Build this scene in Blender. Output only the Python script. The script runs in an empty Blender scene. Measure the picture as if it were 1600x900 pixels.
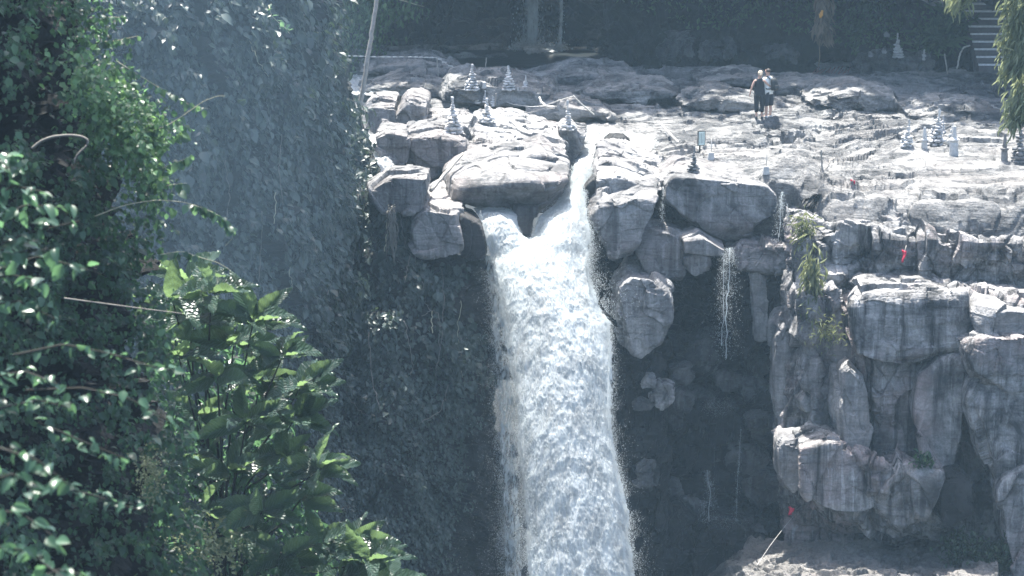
import bpy, bmesh, math, random
import numpy as np
from mathutils import Vector, Matrix
from math import radians, sin, cos, pi
random.seed(11)
rng = np.random.default_rng(11)
S = bpy.context.scene
C = S.collection

# ------------------------------------------------------------------ camera
FPX, TH, H = 4003.0, radians(12.0), 13.3        # focal length in photo pixels, pitch, height above the rock terrace
cam = bpy.data.objects.new('camera', bpy.data.cameras.new('camera'))
C.objects.link(cam)
cam.location = (0, 0, H)
cam.rotation_euler = (radians(90) - TH, 0, 0)
cam.data.sensor_width = 36
cam.data.lens = 18 / (800 / FPX)
cam.data.clip_end = 2000
cam.data.dof.use_dof = True
cam.data.dof.focus_distance = 74
cam.data.dof.aperture_fstop = 2.7
S.camera = cam
# ------------------------------------------------------------------ sky, sun, exposure
SUN_EL, SUN_AZ = radians(70), radians(-16)
w = bpy.data.worlds.new('World'); S.world = w; w.use_nodes = True
nt = w.node_tree
sky = nt.nodes.new('ShaderNodeTexSky'); sky.sky_type = 'NISHITA'; sky.sun_disc = False
sky.dust_density = 3.5; sky.ozone_density = .7; sky.sun_elevation = SUN_EL; sky.sun_rotation = SUN_AZ
nt.links.new(sky.outputs[0], nt.nodes['Background'].inputs[0])
nt.nodes['Background'].inputs[1].default_value = 0.13
sun = bpy.data.objects.new('sun', bpy.data.lights.new('sun', 'SUN')); C.objects.link(sun)
sun.data.energy = 5.0; sun.data.angle = radians(0.5); sun.data.color = (1, .965, .9)
SUNV = Vector((sin(SUN_AZ) * cos(SUN_EL), cos(SUN_AZ) * cos(SUN_EL), sin(SUN_EL)))
sun.rotation_euler = SUNV.to_track_quat('Z', 'Y').to_euler()
sun.location = (0, 60, 60)
S.view_settings.view_transform = 'Standard'; S.view_settings.look = 'None'
S.view_settings.exposure = 1.95; S.view_settings.gamma = 1; S.view_settings.use_curve_mapping = False
S.cycles.use_denoising = True
S.cycles.max_bounces = 7; S.cycles.volume_bounces = 1; S.cycles.transparent_max_bounces = 24
S.cycles.caustics_reflective = False; S.cycles.caustics_refractive = False
HAZE_DENSITY = 0.00044

# ------------------------------------------------------------------ helpers: view rays used to lay the place out
def ray(px, py):
    u, v = (px - 800) / FPX, -(py - 450) / FPX
    return u, cos(TH) + v * sin(TH), -sin(TH) + v * cos(TH)
def at(px, py, Y):
    u, dy, dz = ray(px, py); t = Y / dy
    return np.array((u * t, Y, H + dz * t))
def gz(px, py, z):
    u, dy, dz = ray(px, py); t = (z - H) / dz
    return np.array((u * t, dy * t, z))
def pix(P):
    d = P - np.array((0, 0, H)); f = d[..., 1] * cos(TH) - d[..., 2] * sin(TH)
    return 800 + FPX * d[..., 0] / f, 450 - FPX * (d[..., 1] * sin(TH) + d[..., 2] * cos(TH)) / f

# ------------------------------------------------------------------ helpers: noise in numpy
def _h(ix, iy, iz, s):
    h = (ix.astype(np.uint32) * np.uint32(374761393)) ^ (iy.astype(np.uint32) * np.uint32(668265263)) ^ (iz.astype(np.uint32) * np.uint32(2147483647)) ^ np.uint32((s * 974634521 + 12345) & 0xffffffff)
    h ^= h >> np.uint32(13); h *= np.uint32(1274126177); h ^= h >> np.uint32(16)
    h *= np.uint32(2246822519); h ^= h >> np.uint32(13)
    return h
def noise(p, s=0):
    i = np.floor(p).astype(np.int64); f = p - i
    u = f * f * f * (f * (f * 6 - 15) + 10)
    out = np.zeros(len(p))
    for dx in (0, 1):
        wx = u[:, 0] if dx else 1 - u[:, 0]
        for dy in (0, 1):
            wy = u[:, 1] if dy else 1 - u[:, 1]
            for dz in (0, 1):
                wz = u[:, 2] if dz else 1 - u[:, 2]
                h = _h(i[:, 0] + dx, i[:, 1] + dy, i[:, 2] + dz, s)
                g = ((h & 1023) / 511.5 - 1) * (f[:, 0] - dx) + (((h >> np.uint32(10)) & 1023) / 511.5 - 1) * (f[:, 1] - dy) + ((h >> np.uint32(20)) / 2047.5 - 1) * (f[:, 2] - dz)
                out += wx * wy * wz * g
    return out
def fbm(p, o=4, s=0, gain=.5):
    a, r = 1.0, 0
    for k in range(o):
        r = r + a * noise(p * 2.03 ** k + 17.3 * k, s + k); a *= gain
    return r
def cells(p, s=0):
    """Voronoi: (random scalar, random tilt dotted with the offset, distance to the border) of the cell each point lies in"""
    i = np.floor(p).astype(np.int64)
    b = np.full(len(p), 9e9); b2 = b.copy(); bh = np.zeros(len(p), np.uint32); bd = np.zeros_like(p)
    for dx in (-1, 0, 1):
        for dy in (-1, 0, 1):
            for dz in (-1, 0, 1):
                c = i + (dx, dy, dz)
                h = _h(c[:, 0], c[:, 1], c[:, 2], s)
                d = p - c - np.stack(((h & 1023) / 1023., ((h >> np.uint32(10)) & 1023) / 1023., (h >> np.uint32(20)) / 4095.), 1)
                q = (d * d).sum(1); m = q < b
                b2 = np.where(m, b, np.minimum(b2, q)); b = np.where(m, q, b)
                bh = np.where(m, h, bh); bd = np.where(m[:, None], d, bd)
    h = bh * np.uint32(2654435761); h ^= h >> np.uint32(15)
    t = np.stack(((h & 1023) / 511.5 - 1, ((h >> np.uint32(10)) & 1023) / 511.5 - 1, (h >> np.uint32(20)) / 2047.5 - 1), 1)
    h2 = h * np.uint32(2246822519)
    return (h2 >> np.uint32(8)) / 16777215., (t * bd).sum(1), np.sqrt(b2) - np.sqrt(b)

# ------------------------------------------------------------------ helpers: objects
def link(name, data, mat=None, parent=None, **k):
    o = bpy.data.objects.new(name, data); C.objects.link(o)
    if mat and data is not None and not data.materials: data.materials.append(mat)
    if parent is not None: o.parent = parent
    for a, v in k.items(): o[a] = v
    return o
def meshnp(name, V, F, smooth=False):
    V = np.asarray(V, np.float32); F = np.asarray(F, np.int32); n = F.shape[1]
    me = bpy.data.meshes.new(name)
    me.vertices.add(len(V)); me.vertices.foreach_set('co', V.ravel())
    me.loops.add(F.size); me.loops.foreach_set('vertex_index', F.ravel())
    me.polygons.add(len(F)); me.polygons.foreach_set('loop_start', np.arange(0, F.size, n, dtype=np.int32))
    me.polygons.foreach_set('loop_total', np.full(len(F), n, np.int32))
    me.polygons.foreach_set('use_smooth', np.full(len(F), smooth))
    me.update(calc_edges=True)
    return me
def vnormals(V, F):
    a, b, c, d = (V[F[:, k]] for k in (0, 1, 2, 3)) if F.shape[1] == 4 else (V[F[:, 0]], V[F[:, 1]], V[F[:, 2]], V[F[:, 2]])
    n = np.cross(c - a, d - b) if F.shape[1] == 4 else np.cross(b - a, c - a)
    N = np.zeros_like(V)
    for k in range(F.shape[1]):
        for j in range(3): N[:, j] += np.bincount(F[:, k], n[:, j], len(V))
    return N / np.maximum(np.linalg.norm(N, axis=1, keepdims=True), 1e-9)
def thing(name, label, cat, loc=(0, 0, 0), group=None, rz=0):
    o = link(name, None, label=label, category=cat); o.location = loc; o.rotation_euler = (0, 0, rz); o.empty_display_size = .2
    if group: o['group'] = group
    return o
def tag(o, label, cat, group=None):
    o['label'] = label; o['category'] = cat
    if group: o['group'] = group
    return o
def gridfaces(r, c):
    i = np.arange(r * c).reshape(r, c)
    return np.stack((i[:-1, :-1], i[1:, :-1], i[1:, 1:], i[:-1, 1:]), -1).reshape(-1, 4)
def upsample(ctrl, nr, nc, smooth=0):
    """ctrl: rows x cols x 3 control points -> dense grid, spaced by length, linear with optional rounding"""
    P = np.asarray(ctrl, float)
    def along(P, n):
        seg = np.linalg.norm(np.diff(P, axis=0), axis=2).mean(1); t = np.concatenate(([0], np.cumsum(seg))) / seg.sum()
        s = np.linspace(0, 1, n); out = np.empty((n,) + P.shape[1:])
        for j in range(P.shape[1]):
            for k in range(3): out[:, j, k] = np.interp(s, t, P[:, j, k])
        return out
    P = along(P, nr); P = along(P.transpose(1, 0, 2), nc).transpose(1, 0, 2)
    for _ in range(smooth):
        Q = P.copy()
        Q[1:-1] = P[1:-1] * .5 + (P[:-2] + P[2:]) * .25; P = Q.copy()
        Q[:, 1:-1] = P[:, 1:-1] * .5 + (P[:, :-2] + P[:, 2:]) * .25; P = Q
    return P
def tube(pts, rad, sides=6):
    """tapered tube through points -> V, F (quads)"""
    P = np.asarray(pts, float); n = len(P)
    R = np.broadcast_to(np.asarray(rad, float), (n,)) if np.ndim(rad) == 0 else np.asarray(rad, float)
    T = np.gradient(P, axis=0); T /= np.maximum(np.linalg.norm(T, axis=1, keepdims=True), 1e-9)
    up = np.where(np.abs(T[:, 2:3]) > .9, np.array([[1., 0, 0]]), np.array([[0, 0, 1.]]))
    A = np.cross(T, up); A /= np.linalg.norm(A, axis=1, keepdims=True); B = np.cross(T, A)
    ang = np.arange(sides) * 2 * pi / sides
    V = (P[:, None] + R[:, None, None] * (np.cos(ang)[None, :, None] * A[:, None] + np.sin(ang)[None, :, None] * B[:, None])).reshape(-1, 3)
    F = []
    for i in range(n - 1):
        for j in range(sides):
            k = (j + 1) % sides; F.append((i * sides + j, i * sides + k, (i + 1) * sides + k, (i + 1) * sides + j))
    c = len(V); V = np.vstack((V, P[:1], P[-1:]))
    for j in range(sides):
        k = (j + 1) % sides; F.append((c, k, j, c)); F.append((c + 1, (n - 1) * sides + j, (n - 1) * sides + k, c + 1))
    return V, np.array(F)
def tubeobj(name, pts, rad, mat, parent=None, sides=6, **k):
    V, F = tube(pts, rad, sides)
    T = [];
    for f in F:
        T.append((f[0], f[1], f[2]))
        if f[3] != f[0]: T.append((f[0], f[2], f[3]))
    return link(name, meshnp(name, V, np.array(T), True), mat, parent, **k)
def wobble(a, b, n, amp, sag=0):
    a, b = np.asarray(a, float), np.asarray(b, float); t = np.linspace(0, 1, n)[:, None]
    P = a + (b - a) * t; e = np.sin(t * pi)
    P += rng.normal(0, amp, P.shape) * np.minimum(1, e * 2); P[:, 2:] -= sag * e
    return P

# ------------------------------------------------------------------ materials
def mat(name):
    m = bpy.data.materials.new(name); m.use_nodes = True
    return m, m.node_tree, m.node_tree.nodes['Principled BSDF']
def N_(t, ty, **k):
    n = t.nodes.new(ty)
    for a, v in k.items():
        if a.startswith('i_'): n.inputs[a[2:].replace('_', ' ')].default_value = v
        else: setattr(n, a, v)
    return n
def ramp(t, src, stops, interp='LINEAR'):
    n = t.nodes.new('ShaderNodeValToRGB'); cr = n.color_ramp; cr.interpolation = interp
    while len(cr.elements) < len(stops): cr.elements.new(.5)
    for e, (p, c) in zip(cr.elements, stops):
        e.position = p; e.color = (*c, 1) if len(c) == 3 else c
    t.links.new(src, n.inputs[0]); return n
def mixc(t, fac, a, b, mode='MIX'):
    n = t.nodes.new('ShaderNodeMix'); n.data_type = 'RGBA'; n.blend_type = mode
    for i, v in ((0, fac), (6, a), (7, b)):
        if hasattr(v, 'is_output'): t.links.new(v, n.inputs[i])
        else: n.inputs[i].default_value = v if i == 0 else (*v, 1)
    return n.outputs[2]
def coords(t, scale=(1, 1, 1), obj=False):
    if obj: c = t.nodes.new('ShaderNodeTexCoord').outputs['Object']
    else: c = t.nodes.new('ShaderNodeNewGeometry').outputs['Position']
    m = t.nodes.new('ShaderNodeMapping'); m.inputs['Scale'].default_value = scale
    t.links.new(c, m.inputs[0]); return m.outputs[0]
def ntex(t, vec, scale, detail=6, rough=.6, dist=0):
    n = t.nodes.new('ShaderNodeTexNoise'); n.inputs['Scale'].default_value = scale; n.inputs['Detail'].default_value = detail
    n.inputs['Roughness'].default_value = rough; n.inputs['Distortion'].default_value = dist
    t.links.new(vec, n.inputs['Vector']); return n.outputs['Fac']
def rockmat(name, lo, hi, warm, stain=.5, streak=True, bump=.6, wet=.75, moss=None):
    m, t, b = mat(name)
    p = coords(t)
    a = ntex(t, p, .9, 9, .68, .4)
    col = ramp(t, a, [(.38, lo), (.62, hi)]).outputs[0]
    wn = ntex(t, p, .28, 4, .6)
    col = mixc(t, ramp(t, wn, [(.5, (0, 0, 0)), (.66, (1, 1, 1))]).outputs[0], col, warm)
    if streak:                                   # mineral and water stains running down the faces
        sp = coords(t, (2.6, 2.6, .16)); sn = ntex(t, sp, 1, 6, .65, .3)
        col = mixc(t, ramp(t, sn, [(.46, (0, 0, 0)), (.62, (stain,) * 3)]).outputs[0], col, tuple(x * .32 for x in lo))
        sp2 = coords(t, (4.6, 4.6, .22)); sn2 = ntex(t, sp2, 1, 5, .6, .2)
        col = mixc(t, ramp(t, sn2, [(.58, (0, 0, 0)), (.7, (stain * .8,) * 3)]).outputs[0], col, tuple(min(.5, x * 1.35) for x in hi))
    if name == 'terrace_rock':                   # random dark wet patches, also painting in contrast the even shade lacks
        wp = coords(t, (.4, .9, .9)); wn2 = ntex(t, wp, 1.1, 9, .74, .5)
        col = mixc(t, ramp(t, wn2, [(.5, (0, 0, 0)), (.6, (.8, .8, .8))]).outputs[0], col, (.05, .055, .06))
    lp = coords(t, (.5, .5, 5.)); ln = ntex(t, lp, 1, 7, .7, .5)   # bedding
    col = mixc(t, ramp(t, ln, [(.52, (0, 0, 0)), (.68, (.5, .5, .5))]).outputs[0], col, tuple(x * .55 for x in lo))
    if moss:
        mn = ntex(t, p, .6, 7, .7)
        col = mixc(t, ramp(t, mn, [(.48, (0, 0, 0)), (.6, (.85, .85, .85))]).outputs[0], col, moss)
    fine = ntex(t, p, 14, 8, .7)
    col = mixc(t, 1, col, ramp(t, fine, [(.25, (.6, .6, .6)), (.75, (1.15, 1.15, 1.15))]).outputs[0], 'MULTIPLY')
    t.links.new(col, b.inputs['Base Color'])
    b.inputs['Roughness'].default_value = wet; b.inputs['Specular IOR Level'].default_value = .35
    bn = ntex(t, p, 6, 9, .75)
    add = N_(t, 'ShaderNodeMath', operation='ADD'); t.links.new(bn, add.inputs[0]); t.links.new(ln, add.inputs[1])
    bp = N_(t, 'ShaderNodeBump', i_Strength=bump, i_Distance=.16); t.links.new(add.outputs[0], bp.inputs['Height'])
    t.links.new(bp.outputs[0], b.inputs['Normal'])
    return m
M = {}
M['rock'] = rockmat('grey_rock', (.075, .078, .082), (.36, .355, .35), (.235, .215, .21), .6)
M['cliff'] = rockmat('cliff_rock', (.065, .068, .072), (.42, .41, .4), (.3, .245, .235), .9)
M['terrace'] = rockmat('terrace_rock', (.075, .078, .082), (.38, .376, .362), (.29, .275, .26), 0, False, .9, .6)
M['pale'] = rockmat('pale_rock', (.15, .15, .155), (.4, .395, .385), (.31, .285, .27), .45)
M['wetshade'] = rockmat('wet_shade_rock', (.006, .007, .008), (.034, .036, .038), (.026, .024, .024), .4, True, .7, .45)  # wet rock, darkened further so hollow and grotto keep their deep shade
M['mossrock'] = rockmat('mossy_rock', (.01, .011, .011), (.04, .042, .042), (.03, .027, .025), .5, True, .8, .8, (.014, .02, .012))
M['wetmid'] = rockmat('wet_grey_rock', (.04, .044, .048), (.19, .19, .19), (.09, .08, .078), .6, True, .7, .5)
M['soil'] = rockmat('shade_dark_soil', (.002, .003, .003), (.006, .008, .006), (.005, .006, .005), 0, False, .8, .9)  # near-black: shade put into the soil colour seen between the bank's leaves
M['rubble'] = rockmat('rubble_ground', (.1, .098, .094), (.26, .25, .235), (.2, .18, .165), 0, False, .9, .8)
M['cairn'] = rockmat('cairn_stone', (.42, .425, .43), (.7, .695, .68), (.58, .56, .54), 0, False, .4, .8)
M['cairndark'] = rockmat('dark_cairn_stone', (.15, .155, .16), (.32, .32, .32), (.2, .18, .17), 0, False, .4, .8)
def simple(name, c, rough=.8, var=.25, scale=9, spec=.3):
    m, t, b = mat(name)
    n = ntex(t, coords(t, obj=True), scale, 5, .6)
    col = mixc(t, 1, c, ramp(t, n, [(.3, (1 - var,) * 3), (.7, (1 + var * .5,) * 3)]).outputs[0], 'MULTIPLY')
    t.links.new(col, b.inputs['Base Color']); b.inputs['Roughness'].default_value = rough; b.inputs['Specular IOR Level'].default_value = spec
    bp = N_(t, 'ShaderNodeBump', i_Strength=.3, i_Distance=.01); t.links.new(n, bp.inputs['Height']); t.links.new(bp.outputs[0], b.inputs['Normal'])
    return m
def leafmat(name, dark, light, trans, tw=.45, rough=.38, rnd='island', veins=False, spec=.5):
    m, t, b = mat(name)
    out = t.nodes['Material Output']
    if rnd == 'island': r = t.nodes.new('ShaderNodeNewGeometry').outputs['Random Per Island']
    else: r = t.nodes.new('ShaderNodeObjectInfo').outputs['Random']
    col = ramp(t, r, [(0, dark), (.75, light), (1, tuple(x * 1.25 for x in light))]).outputs[0]
    tr = N_(t, 'ShaderNodeBsdfTranslucent')
    tcol = ramp(t, r, [(0, tuple(x * .6 for x in trans)), (1, trans)]).outputs[0]
    if veins:
        oc = t.nodes.new('ShaderNodeTexCoord').outputs['UV']
        sx = N_(t, 'ShaderNodeSeparateXYZ'); t.links.new(oc, sx.inputs[0])
        def mth(op, a, bb=None):
            n = N_(t, 'ShaderNodeMath', operation=op)
            for i, v in ((0, a), (1, bb)):
                if v is None: continue
                if hasattr(v, 'is_output'): t.links.new(v, n.inputs[i])
                else: n.inputs[i].default_value = v
            return n.outputs[0]
        ax = mth('ABSOLUTE', mth('SUBTRACT', sx.outputs[0], .5))
        ph = mth('SUBTRACT', sx.outputs[1], mth('MULTIPLY', ax, .55))
        wv = mth('ABSOLUTE', mth('SUBTRACT', mth('FRACT', mth('MULTIPLY', ph, 13)), .5))     # 0 between veins .. .5 on a vein
        vein = mth('GREATER_THAN', wv, .44); mid = mth('LESS_THAN', ax, .018); vm = mth('MAXIMUM', vein, mid)
        col = mixc(t, mth('MULTIPLY', vm, .9), col, tuple(min(1, x * 2.4) for x in light))
        tcol = mixc(t, mth('MULTIPLY', vm, .55), tcol, tuple(x * .5 for x in trans))
        bp = N_(t, 'ShaderNodeBump', i_Strength=1., i_Distance=.05); t.links.new(wv, bp.inputs['Height']); bp.invert = True
        t.links.new(bp.outputs[0], b.inputs['Normal'])
    t.links.new(col, b.inputs['Base Color']); t.links.new(tcol, tr.inputs[0])
    b.inputs['Roughness'].default_value = rough; b.inputs['Specular IOR Level'].default_value = spec
    mx = N_(t, 'ShaderNodeMixShader'); mx.inputs[0].default_value = tw
    t.links.new(b.outputs[0], mx.inputs[1]); t.links.new(tr.outputs[0], mx.inputs[2]); t.links.new(mx.outputs[0], out.inputs[0])
    return m
M['ivy'] = leafmat('cliff_ivy_leaf', (.009, .018, .016), (.05, .07, .06), (.08, .13, .05), .2, .42, spec=.5)
M['ivy_obj'] = leafmat('ivy_leaf_single', (.009, .018, .016), (.05, .07, .06), (.08, .13, .05), .2, .42, 'obj', spec=.5)
M['mossleaf'] = leafmat('moss_leaf', (.014, .028, .018), (.04, .065, .035), (.06, .1, .04), .2, .6, spec=.3)
M['creeper'] = leafmat('creeper_leaf', (.004, .014, .012), (.02, .052, .034), (.16, .33, .14), .45, .36, spec=.35)
M['creeper_obj'] = leafmat('creeper_leaf_single', (.012, .036, .028), (.045, .1, .06), (.18, .34, .15), .42, .36, 'obj')
M['near'] = leafmat('near_leaf', (.02, .055, .04), (.05, .11, .065), (.15, .31, .14), .4, .32, 'obj')
M['big'] = leafmat('big_ribbed_leaf', (.012, .03, .025), (.035, .065, .05), (.24, .38, .15), .4, .36, 'obj', True)
M['bamboo'] = leafmat('bamboo_leaf', (.12, .16, .1), (.26, .29, .18), (.4, .45, .24), .45, .5)
M['bamboo_obj'] = leafmat('bamboo_leaf_single', (.12, .16, .1), (.28, .31, .19), (.4, .45, .24), .45, .5, 'obj')
M['bush'] = leafmat('back_bush_leaf', (.02, .045, .024), (.085, .14, .065), (.1, .18, .06), .3, .55, spec=.3)
M['sprig'] = leafmat('dry_grass_leaf', (.1, .13, .06), (.2, .22, .12), (.25, .28, .12), .35, .6)
M['bark'] = simple('bark', (.03, .03, .025), .9)
M['tendril'] = simple('pale_tendril', (.3, .29, .2), .7)
M['vine'] = simple('grey_vine', (.16, .15, .13), .85)
M['pole'] = simple('weathered_pole', (.3, .28, .25), .8)
M['paleStick'] = simple('bleached_stick', (.5, .48, .44), .8)
M['rope'] = simple('pale_rope', (.5, .49, .46), .9)
M['concrete'] = simple('pale_concrete', (.45, .45, .44), .9)
M['step'] = simple('step_riser', (.1, .095, .1), .85)
M['tread'] = simple('step_nosing', (.62, .62, .63), .85)
M['red'] = simple('red_cloth', (.6, .05, .09), .8, .2, 30)
M['dryfrond'] = simple('dry_frond', (.22, .17, .12), .9)
M['orange'] = simple('orange_flower', (.75, .38, .08), .7)
M['redslat'] = simple('faded_red_slat', (.26, .13, .13), .85)
M['board'] = simple('pale_green_board', (.6, .7, .66), .6, .12)
M['boardtext'] = simple('board_print', (.16, .2, .2), .7, .1)
M['dryleaf'] = leafmat('dry_palm_frond', (.1, .075, .05), (.24, .19, .14), (.2, .15, .1), .25, .8, spec=.2)
M['sunlit_lime'] = leafmat('sunlit_creeper_leaf', (.03, .08, .04), (.09, .18, .08), (.24, .42, .14), .45, .4)  # lighter copy of the creeper colour for its sunlit patch
# ------------------------------------------------------------------ rock builders
_cs = {}
def cubesphere(n):
    if n in _cs: return _cs[n]
    g = np.tan(np.linspace(-1, 1, n + 1) * pi / 4); u, v = np.meshgrid(g, g, indexing='ij'); o = np.ones_like(u)
    V, F = [], []; k = 0; gf = gridfaces(n + 1, n + 1)
    for a in (np.stack((o, u, v), -1), np.stack((-o, v, u), -1), np.stack((v, o, u), -1), np.stack((u, -o, v), -1), np.stack((u, v, o), -1), np.stack((v, u, -o), -1)):
        V.append(a.reshape(-1, 3)); F.append(gf + k); k += a.shape[0] * a.shape[1]
    V = np.vstack(V); F = np.vstack(F)
    _, idx, inv = np.unique(np.round(V, 6), axis=0, return_index=True, return_inverse=True)
    V = V[idx]; F = inv.reshape(-1)[F]
    V = V / np.linalg.norm(V, axis=1, keepdims=True)
    c = V[F].mean(1); n_ = np.cross(V[F[:, 2]] - V[F[:, 0]], V[F[:, 3]] - V[F[:, 1]])
    flip = (n_ * c).sum(1) < 0; F[flip] = F[flip][:, ::-1]
    _cs[n] = (V, F); return V, F
def rocknoise(P, N, amp, size, seed, strata=.5, tilt=(0.05, .1), fine=1.0, tall=1., crack=.5):
    """fractured rock: cracked flat facets at two scales, bedding steps, crumbly relief -> displacement along N"""
    P0 = P; P = P * np.array((1, 1, tall))
    q = P / size + .35 * np.stack([fbm(P / size * .8 + 31 * k, 2, seed + k) for k in range(3)], 1)
    r1, t1, e1 = cells(q, seed + 5)
    r2, t2, e2 = cells(q * np.array((2.6, 2.6, 3.4)) + 7.7, seed + 6)
    d = amp * ((r1 - .5) * 1.1 + t1 * 1.5) + amp * .45 * ((r2 - .5) * .9 + t2 * 1.1)
    ck = np.clip(.5 + 1.3 * noise(P * .8, seed + 15), 0, 1); d -= 2 * crack * ck * (amp * .6 * np.exp(-(e1 / .035) ** 2) + amp * .25 * np.exp(-(e2 / .05) ** 2))
    P = P0
    if strata:
        zz = P[:, 2] + tilt[0] * P[:, 0] + tilt[1] * P[:, 1] + .25 * fbm(P * .5, 2, seed + 9)
        for hh, a in ((.55, .5), (.2, .3)):
            L = np.floor(zz / hh + .6 * noise(P * .6, seed + 11)).astype(np.int64)
            rr = _h(L, L * 0, L * 0, seed + 3) / 4294967295.
            d += strata * amp * a * (rr - .5) * (1 - .6 * np.abs(N[:, 2]))
    d += fine * amp * .5 * fbm(P * 1.3, 5, seed + 20, .58)
    return d
ROCKSEED = [0]
def rock(name, front, Yf, depth, m, parent=None, rise=0., n=40, amp=.16, size=1.1, p=42, strata=.5, taper=.0, extra=(), fine=1.0, tall=1., crack=.3, cuts=12):
    """a rock whose front outline is seen at photo pixels `front` on the plane Y=Yf (a third value in a point gives
    that point its own Y), reaching `depth` metres back, its back edge `rise` higher"""
    ROCKSEED[0] += 13; seed = ROCKSEED[0]
    A = np.array([at(q[0], q[1], q[2] if len(q) > 2 else Yf) for q in front])
    zm = A[:, 2].max(); z0 = A[:, 2].min()
    B = A.copy(); cx = A[:, 0].mean()
    B[:, 1] = np.maximum(B[:, 1], Yf) + depth; B[:, 0] = cx + (B[:, 0] - cx) * (1 - taper)
    B[:, 2] += rise * (B[:, 2] - z0) / max(zm - z0, 1e-3)
    pts = np.vstack([A, B] + [np.array([at(*q)]) for q in extra])
    bm = bmesh.new(); vs = [bm.verts.new(q) for q in pts]
    bmesh.ops.convex_hull(bm, input=vs); bm.normal_update()
    c = (pts.max(0) + pts.min(0)) / 2; sc = (pts.max(0) - pts.min(0)) / 2
    pl = {}
    for f in bm.faces:
        nn = np.array(f.normal) * sc; dd = float(np.dot(np.array(f.normal), np.array(f.verts[0].co) - c)); L = np.linalg.norm(nn)
        if dd > 1e-4: pl[tuple(np.round(nn / L, 1)) + (round(dd / L, 1),)] = (nn / L, dd / L)
    bm.free()
    sr = np.random.default_rng(seed); Q = (pts - c) / sc                  # knock corners and edges off: broken faces
    for _ in range(cuts):
        nn = sr.normal(0, 1, 3); nn /= np.linalg.norm(nn); pl[(seed, _)] = (nn, (Q @ nn).max() * sr.uniform(.8, .96))
    D, F = cubesphere(n)
    acc = np.zeros(len(D))
    for nn, dd in pl.values(): acc += np.maximum(D @ nn / dd, 0) ** p
    V = c + D * (acc ** (-1 / p))[:, None] * sc * 1.02
    Nn = vnormals(V, F); V = V + Nn * rocknoise(V, Nn, amp, size, seed, strata, fine=fine, tall=tall, crack=crack)[:, None]
    o = link(name, meshnp(name, V - c, F), m, parent)
    o.location = c
    return o
def net(name, rows, nr, nc, m, amp=.2, size=1.2, seed=1, strata=.5, smooth=2, sm=False, parent=None, fn=None, fine=1.0, raw=False, tall=1., crack=.5, **k):
    """a rock face through rows of control points (px, py, Y)"""
    P = rows if raw else [[at(*q) for q in r] for r in rows]
    G = upsample(P, nr, nc, smooth); V = G.reshape(-1, 3); F = gridfaces(nr, nc)
    Nn = vnormals(V, F)
    if amp: V = V + Nn * rocknoise(V, Nn, amp, size, seed, strata, fine=fine, tall=tall, crack=crack)[:, None]
    if fn: V = fn(V)
    o = link(name, meshnp(name, V, F, sm), m, parent, **k)
    return o, V.reshape(nr, nc, 3), Nn.reshape(nr, nc, 3)

# ------------------------------------------------------------------ the setting: river terrace on top of the falls
tr_px = [430, 560, 700, 850, 960, 1060, 1160, 1240, 1300, 1400, 1500, 1620, 1800]
lip = {430: (230, .1), 560: (225, .0), 700: (225, -.1), 850: (225, -.1), 960: (252, -.35), 1060: (272, -.2), 1160: (288, -.3), 1240: (300, -.5),
       1300: (352, -1.3), 1400: (362, -1.4), 1500: (366, -1.4), 1620: (370, -1.4), 1800: (375, -1.4)}
rows = []
for py, z in ((74, 0), (84, .05), (100, .1), (120, .3), (145, .35), (175, .25), (205, .08), (230, .0)):
    rows.append([gz(px, py, z + (.35 * math.exp(-((px - 790) / 90) ** 2 - ((py - 135) / 16) ** 2)) + (.3 if px > 1350 and 190 < py < 240 else 0)) for px in tr_px])
rows.append([gz(px, lip[px][0] - (0 if px < 1200 else 45) - 4, lip[px][1] + (.05 if px < 1200 else .9)) for px in tr_px])
rows.append([gz(px, *lip[px]) for px in tr_px])
rows.append([gz(px, *lip[px]) + np.array((0, .5, -2.0)) for px in tr_px])
G = upsample(rows, 640, 760, 3); V = G.reshape(-1, 3)
q = V * np.array((.14, .42, 0)); wv = np.stack([fbm(V * np.array((.5, .5, 0)) + 9 * k, 3, 60 + k) for k in range(3)], 1) * np.array((.55, .55, 0))
r1, t1, e1 = cells(q + wv, 71); r2, t2, e2 = cells(q * 2.9 + wv * 2.2 + 5, 72); r3, t3, e3 = cells(q * 7.5 + wv * 3 + 9, 73)
px_, py_ = pix(V)
rough = np.clip(.55 + .8 * noise(V * np.array((.13, .13, 0)), 77), .25, 1.2)
dz = .4 * (r1 - .5) + .4 * t1 + .24 * (r2 - .5) + .28 * t2 + .1 * (r3 - .5) + .13 * t3
dz -= .12 * np.exp(-(e1 / .04) ** 2) + .06 * np.exp(-(e2 / .05) ** 2)
dz = dz * rough + .14 * fbm(V * .9, 6, 80, .6) * rough
chan = np.zeros(len(V))
for (cx, cy, rx, ry) in ((850, 192, 60, 7), (905, 205, 70, 9), (965, 226, 75, 16), (930, 242, 40, 14), (912, 258, 22, 14)):
    chan = np.maximum(chan, np.exp(-((px_ - cx) / rx) ** 2 - ((py_ - cy) / ry) ** 2))
dz = dz * (1 - .7 * chan) - .28 * chan
V[:, 2] += dz
terrace_pts = V.reshape(640, 760, 3)
terrace = link('rock_terrace', meshnp('rock_terrace', V, gridfaces(640, 760)), M['terrace'], kind='structure')
_tx, _ty = pix(V)
def ground(px, py, r=5):
    """the terrace point seen at a pixel"""
    d = (_tx - px) ** 2 + (_ty - py) ** 2
    return V0[np.argmin(d)].copy()
V0 = V

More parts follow.
